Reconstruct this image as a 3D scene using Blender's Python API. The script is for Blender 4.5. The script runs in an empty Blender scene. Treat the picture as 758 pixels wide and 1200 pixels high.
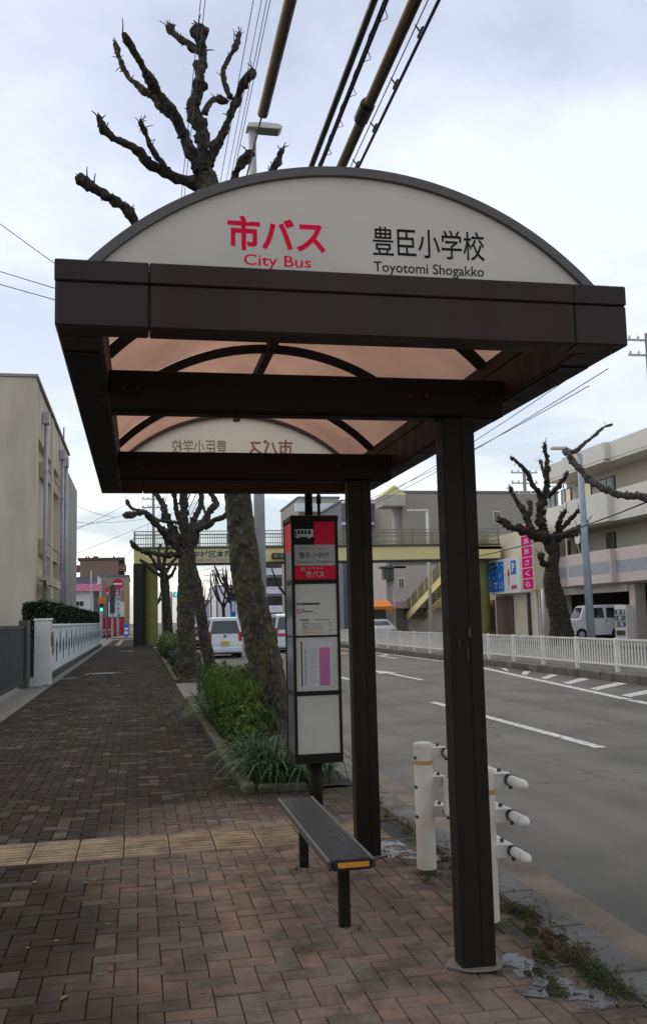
import bpy, bmesh, math, random
import numpy as np
from mathutils import Vector, noise, Matrix
random.seed(7)
RAD = math.radians
scene = bpy.context.scene
col = scene.collection

# ------------------------------------------------------------------ camera
F, YAW, PITCH, ROLL, EYE = 1096.0, 0.197, 0.113, -0.0234, 1.505   # focal length in pixels of a 758 x 1200 frame
_f = Vector((math.sin(YAW)*math.cos(PITCH), math.cos(YAW)*math.cos(PITCH), math.sin(PITCH)))
_r0 = Vector((math.cos(YAW), -math.sin(YAW), 0))
_u0 = _r0.cross(_f)
_r = _r0*math.cos(ROLL) + _u0*math.sin(ROLL)
_u = -_r0*math.sin(ROLL) + _u0*math.cos(ROLL)
cam_d = bpy.data.cameras.new("camera"); cam = bpy.data.objects.new("camera", cam_d); col.objects.link(cam)
M = Matrix((( _r.x, _u.x, -_f.x, 0), (_r.y, _u.y, -_f.y, 0), (_r.z, _u.z, -_f.z, EYE), (0, 0, 0, 1)))
cam.matrix_world = M
cam_d.sensor_fit = 'VERTICAL'; cam_d.sensor_height = 36; cam_d.lens = 36*F/1200
cam_d.clip_start = 0.05; cam_d.clip_end = 2000
scene.camera = cam

# measuring helpers: a sighting through the photograph meets a plane at real distance
def ray(px, py): return _f + _r*((px-379)/F) - _u*((py-600)/F)
O = Vector((0, 0, EYE))
def PY(px, py, y): d = ray(px, py); return O + d*(y/d.y)
def PX(px, py, x): d = ray(px, py); return O + d*(x/d.x)
def PZ(px, py, z): d = ray(px, py); return O + d*((z-EYE)/d.z)

# ------------------------------------------------------------------ world and sun
SUN_EL, SUN_AZ = RAD(52), RAD(-25)        # ahead of the viewer, a little left of the street
w = bpy.data.worlds.new("World"); scene.world = w; w.use_nodes = True
nt = w.node_tree; nt.nodes.clear()
N = nt.nodes.new; L = nt.links.new
out = N('ShaderNodeOutputWorld')
sky = N('ShaderNodeTexSky'); sky.sky_type = 'NISHITA'; sky.sun_disc = False
sky.sun_elevation = SUN_EL; sky.sun_rotation = SUN_AZ; sky.air_density = 1.2; sky.dust_density = 1
bg1 = N('ShaderNodeBackground'); bg1.inputs[1].default_value = 0.05; L(sky.outputs[0], bg1.inputs[0])
tc = N('ShaderNodeTexCoord')
sep = N('ShaderNodeSeparateXYZ'); L(tc.outputs['Generated'], sep.inputs[0])
# clouds lie on a high layer: direction divided by its height
zz = N('ShaderNodeMath'); zz.operation = 'MAXIMUM'; zz.inputs[1].default_value = 0.0; L(sep.outputs[2], zz.inputs[0])
za = N('ShaderNodeMath'); za.operation = 'ADD'; za.inputs[1].default_value = 0.22; L(zz.outputs[0], za.inputs[0])
dx = N('ShaderNodeMath'); dx.operation = 'DIVIDE'; L(sep.outputs[0], dx.inputs[0]); L(za.outputs[0], dx.inputs[1])
dy = N('ShaderNodeMath'); dy.operation = 'DIVIDE'; L(sep.outputs[1], dy.inputs[0]); L(za.outputs[0], dy.inputs[1])
cmb = N('ShaderNodeCombineXYZ'); L(dx.outputs[0], cmb.inputs[0]); L(dy.outputs[0], cmb.inputs[1]); cmb.inputs[2].default_value = 3.4
n1 = N('ShaderNodeTexNoise'); n1.inputs['Scale'].default_value = 1.15; n1.inputs['Detail'].default_value = 8; n1.inputs['Roughness'].default_value = 0.56
L(cmb.outputs[0], n1.inputs['Vector'])
cr = N('ShaderNodeValToRGB'); L(n1.outputs[0], cr.inputs[0])
e = cr.color_ramp.elements
e[0].position = 0.40; e[0].color = (0.52, 0.56, 0.66, 1)
e[1].position = 0.62; e[1].color = (1.10, 1.10, 1.12, 1)
m_ = e.new(0.5); m_.color = (0.76, 0.79, 0.88, 1)
# pale horizon
hz = N('ShaderNodeMapRange'); hz.inputs[1].default_value = 0.0; hz.inputs[2].default_value = 0.40; hz.inputs[3].default_value = 0.75; hz.inputs[4].default_value = 0.0
L(sep.outputs[2], hz.inputs[0])
mx = N('ShaderNodeMix'); mx.data_type = 'RGBA'; L(hz.outputs[0], mx.inputs[0]); L(cr.outputs[0], mx.inputs[6]); mx.inputs[7].default_value = (1.22, 1.19, 1.15, 1)
# a bank of darker cloud low over the street, with torn bright edges
nb2 = N('ShaderNodeTexNoise'); nb2.inputs['Scale'].default_value = 3.2; nb2.inputs['Detail'].default_value = 6; nb2.inputs['Roughness'].default_value = .55
mpb = N('ShaderNodeMapping'); mpb.inputs['Scale'].default_value = (1, 1, 4.5); mpb.inputs['Location'].default_value = (.35, 0, .2); L(tc.outputs['Generated'], mpb.inputs[0]); L(mpb.outputs[0], nb2.inputs['Vector'])
ba = N('ShaderNodeMapRange'); ba.interpolation_type = 'SMOOTHSTEP'; ba.inputs[1].default_value = .45; ba.inputs[2].default_value = .56; L(nb2.outputs[0], ba.inputs[0])
bh = N('ShaderNodeMapRange'); bh.interpolation_type = 'SMOOTHSTEP'; bh.inputs[1].default_value = .30; bh.inputs[2].default_value = .08; bh.inputs[3].default_value = 0; bh.inputs[4].default_value = 1; L(sep.outputs[2], bh.inputs[0])
bm2 = N('ShaderNodeMath'); bm2.operation = 'MULTIPLY'; L(ba.outputs[0], bm2.inputs[0]); L(bh.outputs[0], bm2.inputs[1])
bs2 = N('ShaderNodeMath'); bs2.operation = 'MULTIPLY'; bs2.inputs[1].default_value = 1.0; L(bm2.outputs[0], bs2.inputs[0])
mx2 = N('ShaderNodeMix'); mx2.data_type = 'RGBA'; L(bs2.outputs[0], mx2.inputs[0]); L(mx.outputs[2], mx2.inputs[6]); mx2.inputs[7].default_value = (0.50, 0.56, 0.66, 1)
bg2 = N('ShaderNodeBackground'); bg2.inputs[1].default_value = 0.66; L(mx2.outputs[2], bg2.inputs[0])
ad = N('ShaderNodeAddShader'); L(bg1.outputs[0], ad.inputs[0]); L(bg2.outputs[0], ad.inputs[1]); L(ad.outputs[0], out.inputs[0])

sd = bpy.data.lights.new("sun", 'SUN'); sd.energy = 1.2; sd.angle = RAD(60); sd.color = (1.0, 0.84, 0.60)
so = bpy.data.objects.new("sun", sd); col.objects.link(so)
sdir = Vector((math.sin(SUN_AZ)*math.cos(SUN_EL), math.cos(SUN_AZ)*math.cos(SUN_EL), math.sin(SUN_EL)))
so.rotation_euler = sdir.to_track_quat('Z', 'Y').to_euler(); so.location = (0, 0, 30)
scene.view_settings.view_transform = 'Standard'; scene.view_settings.look = 'None'
scene.view_settings.exposure = 0.12; scene.view_settings.gamma = 1.0
scene.render.film_transparent = False

# ------------------------------------------------------------------ materials
def srgb(r, g, b):
    f = lambda v: (v/255/12.92) if v/255 <= 0.04045 else ((v/255+0.055)/1.055)**2.4
    return (f(r), f(g), f(b), 1)
MATS = {}
def mat(name, c, rough=0.6, metal=0.0, var=0.12, scale=6.0, bump=0.0, bscale=40.0, c2=None, c2amt=0.5, c2scale=3.0, c2w=0.12,
        spec=0.5, island=0.0, translucent=None, emit=None, estr=1.0, coat=0.0, stretch=None, alpha=None):
    """procedural paint / stone / metal: world-space grain, an optional second colour in patches, optional relief"""
    if name in MATS: return MATS[name]
    m = bpy.data.materials.new(name); m.use_nodes = True; t = m.node_tree; nd = t.nodes; lk = t.links.new
    b = nd['Principled BSDF']
    geo = nd.new('ShaderNodeNewGeometry')
    vec = geo.outputs['Position']
    if stretch:
        mp = nd.new('ShaderNodeVectorMath'); mp.operation = 'MULTIPLY'; mp.inputs[1].default_value = stretch; lk(vec, mp.inputs[0]); vec = mp.outputs[0]
    nz = nd.new('ShaderNodeTexNoise'); nz.inputs['Scale'].default_value = scale; nz.inputs['Detail'].default_value = 6; lk(vec, nz.inputs['Vector'])
    mr = nd.new('ShaderNodeMapRange'); mr.inputs[1].default_value = .3; mr.inputs[2].default_value = .7
    mr.inputs[3].default_value = 1-var; mr.inputs[4].default_value = 1+var; lk(nz.outputs[0], mr.inputs[0])
    val = mr.outputs[0]
    if island:
        oi = nd.new('ShaderNodeObjectInfo'); ad = nd.new('ShaderNodeMath'); ad.operation = 'ADD'
        lk(oi.outputs['Random'], ad.inputs[0]); lk(geo.outputs['Random Per Island'], ad.inputs[1])
        fr = nd.new('ShaderNodeMath'); fr.operation = 'FRACT'; lk(ad.outputs[0], fr.inputs[0])
        m2 = nd.new('ShaderNodeMapRange'); m2.inputs[3].default_value = 1-island; m2.inputs[4].default_value = 1+island; lk(fr.outputs[0], m2.inputs[0])
        mm = nd.new('ShaderNodeMath'); mm.operation = 'MULTIPLY'; lk(val, mm.inputs[0]); lk(m2.outputs[0], mm.inputs[1]); val = mm.outputs[0]
    base = None
    if c2:
        n2 = nd.new('ShaderNodeTexNoise'); n2.inputs['Scale'].default_value = c2scale; n2.inputs['Detail'].default_value = 7; lk(vec, n2.inputs['Vector'])
        r2 = nd.new('ShaderNodeMapRange'); th = 0.5+(0.5-c2amt)*0.5
        r2.inputs[1].default_value = th-c2w/2; r2.inputs[2].default_value = th+c2w/2; lk(n2.outputs[0], r2.inputs[0])
        mc = nd.new('ShaderNodeMix'); mc.data_type = 'RGBA'; lk(r2.outputs[0], mc.inputs[0]); mc.inputs[6].default_value = c; mc.inputs[7].default_value = c2
        base = mc.outputs[2]
    vm = nd.new('ShaderNodeVectorMath'); vm.operation = 'SCALE'
    if base: lk(base, vm.inputs[0])
    else: vm.inputs[0].default_value = c[:3]
    lk(val, vm.inputs['Scale'])
    lk(vm.outputs[0], b.inputs['Base Color'])
    b.inputs['Roughness'].default_value = rough; b.inputs['Metallic'].default_value = metal
    b.inputs['Specular IOR Level'].default_value = spec
    if coat: b.inputs['Coat Weight'].default_value = coat; b.inputs['Coat Roughness'].default_value = 0.08
    if rough < 0.95:
        rr = nd.new('ShaderNodeMapRange'); rr.inputs[1].default_value = .3; rr.inputs[2].default_value = .7
        rr.inputs[3].default_value = max(.02, rough*0.8); rr.inputs[4].default_value = min(1, rough*1.2); lk(nz.outputs[0], rr.inputs[0]); lk(rr.outputs[0], b.inputs['Roughness'])
    if bump:
        nb = nd.new('ShaderNodeTexNoise'); nb.inputs['Scale'].default_value = bscale; nb.inputs['Detail'].default_value = 5; lk(vec, nb.inputs['Vector'])
        bp = nd.new('ShaderNodeBump'); bp.inputs['Strength'].default_value = bump; bp.inputs['Distance'].default_value = 0.01
        lk(nb.outputs[0], bp.inputs['Height']); lk(bp.outputs[0], b.inputs['Normal'])
    if emit: b.inputs['Emission Color'].default_value = emit; b.inputs['Emission Strength'].default_value = estr
    if alpha is not None: b.inputs['Transmission Weight'].default_value = alpha
    if translucent:
        tr = nd.new('ShaderNodeBsdfTranslucent'); lk(vm.outputs[0], tr.inputs[0])
        ms = nd.new('ShaderNodeMixShader'); ms.inputs[0].default_value = translucent
        lk(b.outputs[0], ms.inputs[1]); lk(tr.outputs[0], ms.inputs[2]); lk(ms.outputs[0], nd['Material Output'].inputs[0])
    MATS[name] = m; return m
def G(v, b=0): return (v, v, v, 1)

brown = mat('brown_paint', (.033, .0185, .0120, 1), .6, spec=.3, var=.18, scale=9, bump=.08, bscale=120, c2=(.046, .030, .022, 1), c2amt=.35, c2scale=2.2, c2w=.3, stretch=(1, 1, .35))
brown_red = mat('brown_paint_warm', (.033, .021, .018, 1), .6, spec=.3, var=.2, scale=7, bump=.08, bscale=120)
brown_dark = mat('dark_brown_paint', (.0135, .0105, .0065, 1), .65, spec=.22, var=.2, scale=8, bump=.1, bscale=90)
white_sheet = mat('gable_acrylic', (.94, .94, .85, 1), .5, spec=.2, var=.04, scale=2.5, translucent=.44, c2=(.85, .86, .77, 1), c2amt=.5, c2scale=2.0, c2w=.3)
pink_sheet = mat('roof_polycarbonate', (.46, .255, .18, 1), .5, spec=.12, var=.14, scale=2.2, translucent=.87, c2=(.26, .155, .112, 1), c2amt=.45, c2scale=1.3, c2w=.45)
red_vinyl = mat('red_vinyl', (.86, .012, .06, 1), .8, var=.05, spec=.05)
black_vinyl = mat('black_vinyl', (.012, .018, .018, 1), .7, var=.05, spec=.1)
red_print = mat('red_print', (.62, .010, .04, 1), .5, var=.08, spec=.15)
white_print = mat('white_print', (.42, .43, .42, 1), .25, var=.05)
grey_board = mat('grey_board', (.33, .34, .33, 1), .3, var=.05)
panel_glass = mat('notice_board', (.50, .50, .445, 1), .3, var=.10, scale=2.5)
ink = mat('ink', (.05, .05, .055, 1), .5); pink_ink = mat('pink_ink', (.50, .13, .30, 1), .4); orange_ink = mat('orange_ink', (.45, .28, .15, 1), .5)
bench_m = mat('bench_plank', (.022, .021, .021, 1), .42, spec=.3, var=.2, scale=14, bump=.05)
bench_edge = mat('bench_edge', (.06, .06, .06, 1), .38, var=.15)
orange_tape = mat('orange_tape', (.72, .28, .02, 1), .4)
bollard_w = mat('bollard_white', (.72, .66, .55, 1), .42, var=.08, scale=8, c2=(.46, .39, .29, 1), c2amt=.4, c2scale=4, c2w=.3)
bollard_o = mat('bollard_band', (.50, .25, .08, 1), .45)
plastic_w = mat('white_cap', (.72, .70, .64, 1), .35, var=.06)
steel = mat('galvanised_steel', (.42, .44, .45, 1), .5, .25, var=.12, scale=4)
steel_dark = mat('dark_steel', (.06, .06, .06, 1), .5, .3)
rail_white = mat('rail_white', (.74, .72, .65, 1), .5, var=.10, scale=3, c2=(.55, .53, .48, 1), c2amt=.25, c2scale=6, c2w=.3)
asphalt = mat('asphalt', (.128, .124, .110, 1), .75, spec=.25, var=.12, scale=30, bump=.55, bscale=170, c2=(.105, .103, .092, 1), c2amt=.5, c2scale=.5, c2w=.35)
def dress_asphalt(m):
    t = m.node_tree; nd = t.nodes; lk = t.links.new; b = nd['Principled BSDF']
    src = b.inputs['Base Color'].links[0].from_socket
    g = nd.new('ShaderNodeNewGeometry')
    def noi(sc, det, vec=None, ro=.5):
        n = nd.new('ShaderNodeTexNoise'); n.inputs['Scale'].default_value = sc; n.inputs['Detail'].default_value = det; n.inputs['Roughness'].default_value = ro; lk(vec or g.outputs['Position'], n.inputs['Vector']); return n
    def mr(sock, a, b_, c, d):
        n = nd.new('ShaderNodeMapRange'); 
        for i, v in enumerate((a, b_, c, d)): n.inputs[i+1].default_value = v
        lk(sock, n.inputs[0]); return n.outputs[0]
    def mul(a, b_):
        n = nd.new('ShaderNodeMath'); n.operation = 'MULTIPLY'; lk(a, n.inputs[0]); lk(b_, n.inputs[1]); return n.outputs[0]
    agg = mr(noi(150, 3).outputs[0], .32, .70, .58, 1.52)
    st = nd.new('ShaderNodeVectorMath'); st.operation = 'MULTIPLY'; st.inputs[1].default_value = (1.1, .05, 1); lk(g.outputs['Position'], st.inputs[0])
    tr = mr(noi(1.0, 4, st.outputs[0]).outputs[0], .35, .65, .80, 1.16)
    pt = mr(noi(.35, 6, None, .7).outputs[0], .44, .54, .86, 1.10)
    ds = nd.new('ShaderNodeVectorMath'); ds.operation = 'ADD'; nn = noi(1.6, 5, None, .65); lk(g.outputs['Position'], ds.inputs[0]); lk(nn.outputs['Color'], ds.inputs[1])
    vo = nd.new('ShaderNodeTexVoronoi'); vo.feature = 'DISTANCE_TO_EDGE'; vo.inputs['Scale'].default_value = .42; lk(ds.outputs[0], vo.inputs['Vector'])
    ck = mr(vo.outputs['Distance'], .0, .010, 1, 0); cm = mr(noi(.25, 3).outputs[0], .44, .52, 0, 1)
    cr_ = mul(ck, cm); cd = mr(cr_, 0, 1, 1, .45)
    f_ = mul(mul(agg, tr), mul(pt, cd))
    vm = nd.new('ShaderNodeVectorMath'); vm.operation = 'SCALE'; lk(src, vm.inputs[0]); lk(f_, vm.inputs['Scale']); lk(vm.outputs[0], b.inputs['Base Color'])
dress_asphalt(asphalt)
paint_line = mat('road_paint', (.62, .62, .60, 1), .6, var=.14, scale=12, bump=.3, bscale=150, c2=(.22, .22, .21, 1), c2amt=.42, c2scale=11, c2w=.20)
concrete = mat('kerb_concrete', (.150, .147, .138, 1), .75, spec=.25, var=.18, scale=12, bump=.4, bscale=110, c2=(.085, .082, .070, 1), c2amt=.5, c2scale=3.6, c2w=.3, island=.08)
tan_kerb = mat('gutter_concrete', (.21, .170, .125, 1), .75, spec=.2, var=.3, scale=60, bump=.6, bscale=130, c2=(.115, .095, .072, 1), c2amt=.45, c2scale=2.4, c2w=.3, island=.08)
pave_base = mat('joint_sand', (.026, .023, .020, 1), .9, var=.3, scale=25, bump=.4)
plinth = mat('plinth_concrete', (.20, .18, .15, 1), .7, var=.2, scale=14, bump=.4)
moss = mat('moss', (.060, .068, .018, 1), .9, var=.4, scale=30, c2=(.10, .055, .02, 1), c2amt=.35, c2scale=4, c2w=.2)
yellow_tile = mat('tactile_tile', (.27, .20, .125, 1), .8, spec=.2, var=.22, scale=12, bump=.3, bscale=90, c2=(.14, .10, .065, 1), c2amt=.42, c2scale=5, c2w=.3, island=.14)
cable_black = mat('cable_black', (.018, .018, .02, 1), .5); cable_blue = mat('cable_navy', (.02, .024, .075, 1), .5)
cable_tan = mat('cable_cover_tan', (.20, .115, .035, 1), .55, var=.2, scale=5)
sign_yellow = mat('bridge_yellow', (.86, .76, .36, 1), .6, spec=.2, var=.06); olive = mat('olive_paint', (.19, .185, .045, 1), .55, var=.12)
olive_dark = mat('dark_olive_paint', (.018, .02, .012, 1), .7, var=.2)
bridge_dark = mat('bridge_edge', (.07, .06, .04, 1), .6); bridge_rail = mat('bridge_rail', (.25, .235, .16, 1), .5)
glass_dark = mat('dark_glass', (.02, .024, .028, 1), .08, spec=.8); glass_mid = mat('window_glass', (.10, .115, .125, 1), .12, spec=.8)
rubber = mat('rubber', (.02, .02, .02, 1), .8)
car_white = mat('car_white', (.70, .71, .72, 1), .25, var=.03, coat=.6); car_black = mat('car_black', (.02, .02, .024, 1), .2, coat=.7)
lamp_red = mat('tail_lamp', (.45, .02, .02, 1), .2); lamp_clear = mat('head_lamp', (.6, .62, .62, 1), .15)
plate_y = mat('plate_yellow', (.62, .48, .08, 1), .5)
cream = mat('cream_wall', (.66, .585, .44, 1), .9, spec=.1, var=.08, scale=1.2, bump=.15, bscale=20, c2=(.47, .41, .31, 1), c2amt=.45, c2scale=1.1, c2w=.4, stretch=(1, 1, .22))
grey_wall = mat('grey_wall', (.34, .315, .27, 1), .8, var=.08, scale=.8, stretch=(1, 1, .3)); grey_dk = mat('slate_wall', (.16, .165, .19, 1), .8, var=.08)
beige_wall = mat('beige_wall', (.70, .64, .47, 1), .8, var=.08, scale=1); greige = mat('greige_wall', (.50, .45, .41, 1), .8, var=.06, scale=1)
white_wall = mat('white_wall', (.78, .79, .80, 1), .8, var=.06, scale=1); brick_wall = mat('brown_tower_wall', (.26, .165, .13, 1), .85, var=.1)
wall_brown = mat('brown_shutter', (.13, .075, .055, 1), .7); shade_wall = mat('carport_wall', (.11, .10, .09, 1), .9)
pink_m = mat('pink_fascia', (.82, .28, .40, 1), .6); magenta = mat('magenta_sign', (.72, .010, .22, 1), .8, spec=.05); orange_m = mat('orange_canvas', (.72, .20, .03, 1), .7)
blue_sign = mat('blue_sign', (.02, .20, .66, 1), .7, spec=.1); sign_white = mat('sign_white', (.82, .83, .82, 1), .4); red_sign = mat('red_sign', (.55, .02, .05, 1), .4)
green_light = mat('green_signal', (.05, .5, .35, 1), .4, emit=(.1, 1, .7, 1), estr=1.2)
lit_window = mat('lit_window', (.5, .42, .3, 1), .4, emit=(1, .8, .55, 1), estr=.25)
band_grey = mat('tile_band_grey', (.38, .40, .45, 1), .6); pinkish = mat('tile_pink', (.66, .57, .54, 1), .6, var=.06)
fence_white = mat('fence_white', (.76, .82, .79, 1), .6, var=.08); fence_green = mat('fence_green', (.035, .11, .095, 1), .6)
soil = mat('soil', (.045, .036, .026, 1), .95, var=.3, scale=20, bump=.6, bscale=40)
gravel_m = mat('verge_concrete', (.10, .098, .088, 1), .85, var=.2, scale=10)

def tiled(name, c, joint, bw, bh, plane='yz'):
    """small facing tiles: colour joints only, far away"""
    m = mat(name, c, .5, var=.06, scale=1.5); t = m.node_tree; nd = t.nodes; lk = t.links.new
    g = nd.new('ShaderNodeNewGeometry'); s = nd.new('ShaderNodeSeparateXYZ'); lk(g.outputs['Position'], s.inputs[0])
    a = nd.new('ShaderNodeMath'); a.operation = 'ADD'; lk(s.outputs[0], a.inputs[0]); lk(s.outputs[1], a.inputs[1])
    cb = nd.new('ShaderNodeCombineXYZ'); lk(a.outputs[0], cb.inputs[0]); lk(s.outputs[2], cb.inputs[1])
    br = nd.new('ShaderNodeTexBrick'); br.inputs['Scale'].default_value = 1; br.inputs['Brick Width'].default_value = bw; br.inputs['Row Height'].default_value = bh
    br.inputs['Mortar Size'].default_value = bh*.09; br.inputs['Color1'].default_value = c; br.inputs['Color2'].default_value = tuple(v*.93 for v in c[:3])+(1,); br.inputs['Mortar'].default_value = joint
    lk(cb.outputs[0], br.inputs['Vector']); lk(br.outputs[0], nd['Principled BSDF'].inputs['Base Color'])
    return m
tile_white = tiled('white_facing_tile', (.80, .77, .70, 1), (.60, .58, .53, 1), .32, .11)

def brick_mat():
    m = bpy.data.materials.new('paving_brick'); m.use_nodes = True; t = m.node_tree; nd = t.nodes; lk = t.links.new; b = nd['Principled BSDF']
    def math_(op, a, bb, clamp=False):
        n = nd.new('ShaderNodeMath'); n.operation = op; n.use_clamp = clamp
        for i, v in enumerate((a, bb)):
            if isinstance(v, (int, float)): n.inputs[i].default_value = v
            else: lk(v, n.inputs[i])
        return n.outputs[0]
    def mix(f, a, bb):
        n = nd.new('ShaderNodeMix'); n.data_type = 'RGBA'
        if isinstance(f, (int, float)): n.inputs[0].default_value = f
        else: lk(f, n.inputs[0])
        for i, v in ((6, a), (7, bb)):
            if isinstance(v, tuple): n.inputs[i].default_value = v
            else: lk(v, n.inputs[i])
        return n.outputs[2]
    g = nd.new('ShaderNodeNewGeometry'); oi = nd.new('ShaderNodeObjectInfo')
    s = nd.new('ShaderNodeSeparateXYZ'); lk(g.outputs['Position'], s.inputs[0])
    rnd = math_('FRACT', math_('ADD', oi.outputs['Random'], g.outputs['Random Per Island']), 0)
    def noi(sc, det=6, ro=.55):
        n = nd.new('ShaderNodeTexNoise'); n.inputs['Scale'].default_value = sc; n.inputs['Detail'].default_value = det; n.inputs['Roughness'].default_value = ro; lk(g.outputs['Position'], n.inputs['Vector']); return n.outputs[0]
    big, mid, fine = noi(1.1), noi(7), noi(90)
    cr = nd.new('ShaderNodeValToRGB'); lk(rnd, cr.inputs[0]); el = cr.color_ramp.elements
    el[0].position = 0; el[0].color = (.220, .152, .112, 1); el[1].position = 1; el[1].color = (.175, .150, .118, 1)
    for p_, c_ in ((.3, (.265, .178, .130, 1)), (.55, (.188, .143, .110, 1)), (.8, (.245, .180, .138, 1))):
        q = el.new(p_); q.color = c_
    cr2 = nd.new('ShaderNodeValToRGB'); lk(rnd, cr2.inputs[0]); el = cr2.color_ramp.elements
    el[0].position = 0; el[0].color = (.024, .020, .016, 1); el[1].position = 1; el[1].color = (.034, .030, .024, 1)
    for p_, c_ in ((.45, (.032, .023, .018, 1)), (.8, (.029, .027, .021, 1)), (.95, (.085, .075, .060, 1))):
        q = el.new(p_); q.color = c_
    # the old, grimy stretch of paving on the left and farther on; cleaner relaid bricks by the shelter
    edge = math_('ADD', s.outputs[0], math_('MULTIPLY', math_('SUBTRACT', big, .5), 1.6))
    fx = nd.new('ShaderNodeMapRange'); fx.inputs[1].default_value = -.45; fx.inputs[2].default_value = .55; lk(edge, fx.inputs[0])
    far = math_('ADD', s.outputs[1], math_('MULTIPLY', math_('SUBTRACT', big, .5), 2))
    fy = nd.new('ShaderNodeMapRange'); fy.inputs[1].default_value = 7.0; fy.inputs[2].default_value = 8.3; fy.inputs[3].default_value = 1; fy.inputs[4].default_value = 0; lk(far, fy.inputs[0])
    clean = math_('MULTIPLY', fx.outputs[0], fy.outputs[0])
    c = mix(clean, cr2.outputs[0], cr.outputs[0])
    # dark stains
    st = nd.new('ShaderNodeMapRange'); st.inputs[1].default_value = .44; st.inputs[2].default_value = .66; st.inputs[4].default_value = .72; lk(noi(3.2, 8, .7), st.inputs[0])
    c = mix(st.outputs[0], c, (.045, .040, .036, 1))
    # green film towards the kerb
    gx = nd.new('ShaderNodeMapRange'); gx.inputs[1].default_value = 1.45; gx.inputs[2].default_value = 1.85; gx.inputs[4].default_value = .75
    lk(math_('ADD', s.outputs[0], math_('MULTIPLY', math_('SUBTRACT', mid, .5), .9)), gx.inputs[0])
    c = mix(gx.outputs[0], c, (.060, .060, .042, 1))
    vm = nd.new('ShaderNodeVectorMath'); vm.operation = 'SCALE'; lk(c, vm.inputs[0]); lk(math_('ADD', math_('MULTIPLY', fine, .5), .75), vm.inputs['Scale'])
    lk(vm.outputs[0], b.inputs['Base Color'])
    ro = nd.new('ShaderNodeMapRange'); ro.inputs[1].default_value = .3; ro.inputs[2].default_value = .7; ro.inputs[3].default_value = .70; ro.inputs[4].default_value = .95; b.inputs['Specular IOR Level'].default_value = .03; lk(big, ro.inputs[0]); lk(ro.outputs[0], b.inputs['Roughness'])
    bp = nd.new('ShaderNodeBump'); bp.inputs['Strength'].default_value = .35; bp.inputs['Distance'].default_value = .004; lk(fine, bp.inputs['Height']); lk(bp.outputs[0], b.inputs['Normal'])
    return m
brick_m = brick_mat()

def brick_far():
    """paving too far away to tell the bricks apart"""
    m = mat('far_paving', (.060, .051, .047, 1), .9, spec=.04, var=.25, scale=9, c2=(.075, .064, .058, 1), c2amt=.5, c2scale=.6, c2w=.3)
    t = m.node_tree; nd = t.nodes; lk = t.links.new
    br = nd.new('ShaderNodeTexBrick'); g = nd.new('ShaderNodeNewGeometry'); lk(g.outputs['Position'], br.inputs['Vector'])
    br.inputs['Scale'].default_value = 1; br.inputs['Brick Width'].default_value = .2; br.inputs['Row Height'].default_value = .1; br.inputs['Mortar Size'].default_value = .004
    br.inputs['Color1'].default_value = (.040, .034, .028, 1); br.inputs['Color2'].default_value = (.032, .027, .022, 1); br.inputs['Mortar'].default_value = (.024, .021, .018, 1)
    lk(br.outputs[0], nd['Principled BSDF'].inputs['Base Color']); return m
far_paving = brick_far()

def bark_mat(name, c1, c2, green):
    m = bpy.data.materials.new(name); m.use_nodes = True; t = m.node_tree; nd = t.nodes; lk = t.links.new; b = nd['Principled BSDF']
    g = nd.new('ShaderNodeNewGeometry')
    sc = nd.new('ShaderNodeVectorMath'); sc.operation = 'MULTIPLY'; sc.inputs[1].default_value = (1, 1, .55); lk(g.outputs['Position'], sc.inputs[0])
    v = nd.new('ShaderNodeTexVoronoi'); v.inputs['Scale'].default_value = 19; lk(sc.outputs[0], v.inputs['Vector'])
    n = nd.new('ShaderNodeTexNoise'); n.inputs['Scale'].default_value = 9; n.inputs['Detail'].default_value = 8; lk(sc.outputs[0], n.inputs['Vector'])
    n2 = nd.new('ShaderNodeTexNoise'); n2.inputs['Scale'].default_value = 3.4; n2.inputs['Detail'].default_value = 8; n2.inputs['Roughness'].default_value = .74; lk(g.outputs['Position'], n2.inputs['Vector'])
    a = nd.new('ShaderNodeMix'); a.data_type = 'RGBA'; a.inputs[6].default_value = c1; a.inputs[7].default_value = c2
    r = nd.new('ShaderNodeMapRange'); r.inputs[1].default_value = .35; r.inputs[2].default_value = .68; lk(n.outputs[0], r.inputs[0]); lk(r.outputs[0], a.inputs[0])
    p = nd.new('ShaderNodeMix'); p.data_type = 'RGBA'; lk(a.outputs[2], p.inputs[6]); p.inputs[7].default_value = tuple(x*2.1 for x in c2[:3])+(1,)
    rv = nd.new('ShaderNodeMapRange'); rv.inputs[1].default_value = .72; rv.inputs[2].default_value = .80; lk(v.outputs['Color'], rv.inputs[0]); rv.inputs[4].default_value = .6; lk(rv.outputs[0], p.inputs[0])
    q = nd.new('ShaderNodeMix'); q.data_type = 'RGBA'; lk(p.outputs[2], q.inputs[6]); q.inputs[7].default_value = (.075, .070, .016, 1)
    rm = nd.new('ShaderNodeMapRange'); rm.inputs[1].default_value = .49; rm.inputs[2].default_value = .56; rm.inputs[4].default_value = green; n2.inputs['Detail'].default_value = 10; lk(n2.outputs[0], rm.inputs[0]); lk(rm.outputs[0], q.inputs[0])
    lk(q.outputs[2], b.inputs['Base Color']); b.inputs['Roughness'].default_value = .9
    bp = nd.new('ShaderNodeBump'); bp.inputs['Strength'].default_value = 1.0; bp.inputs['Distance'].default_value = .05
    ad = nd.new('ShaderNodeMath'); ad.operation = 'ADD'; lk(v.outputs['Distance'], ad.inputs[0]); lk(n.outputs[0], ad.inputs[1]); lk(ad.outputs[0], bp.inputs['Height']); lk(bp.outputs[0], b.inputs['Normal'])
    return m
bark_a = bark_mat('mossy_bark', (.028, .021, .014, 1), (.070, .056, .038, 1), .7)
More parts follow.
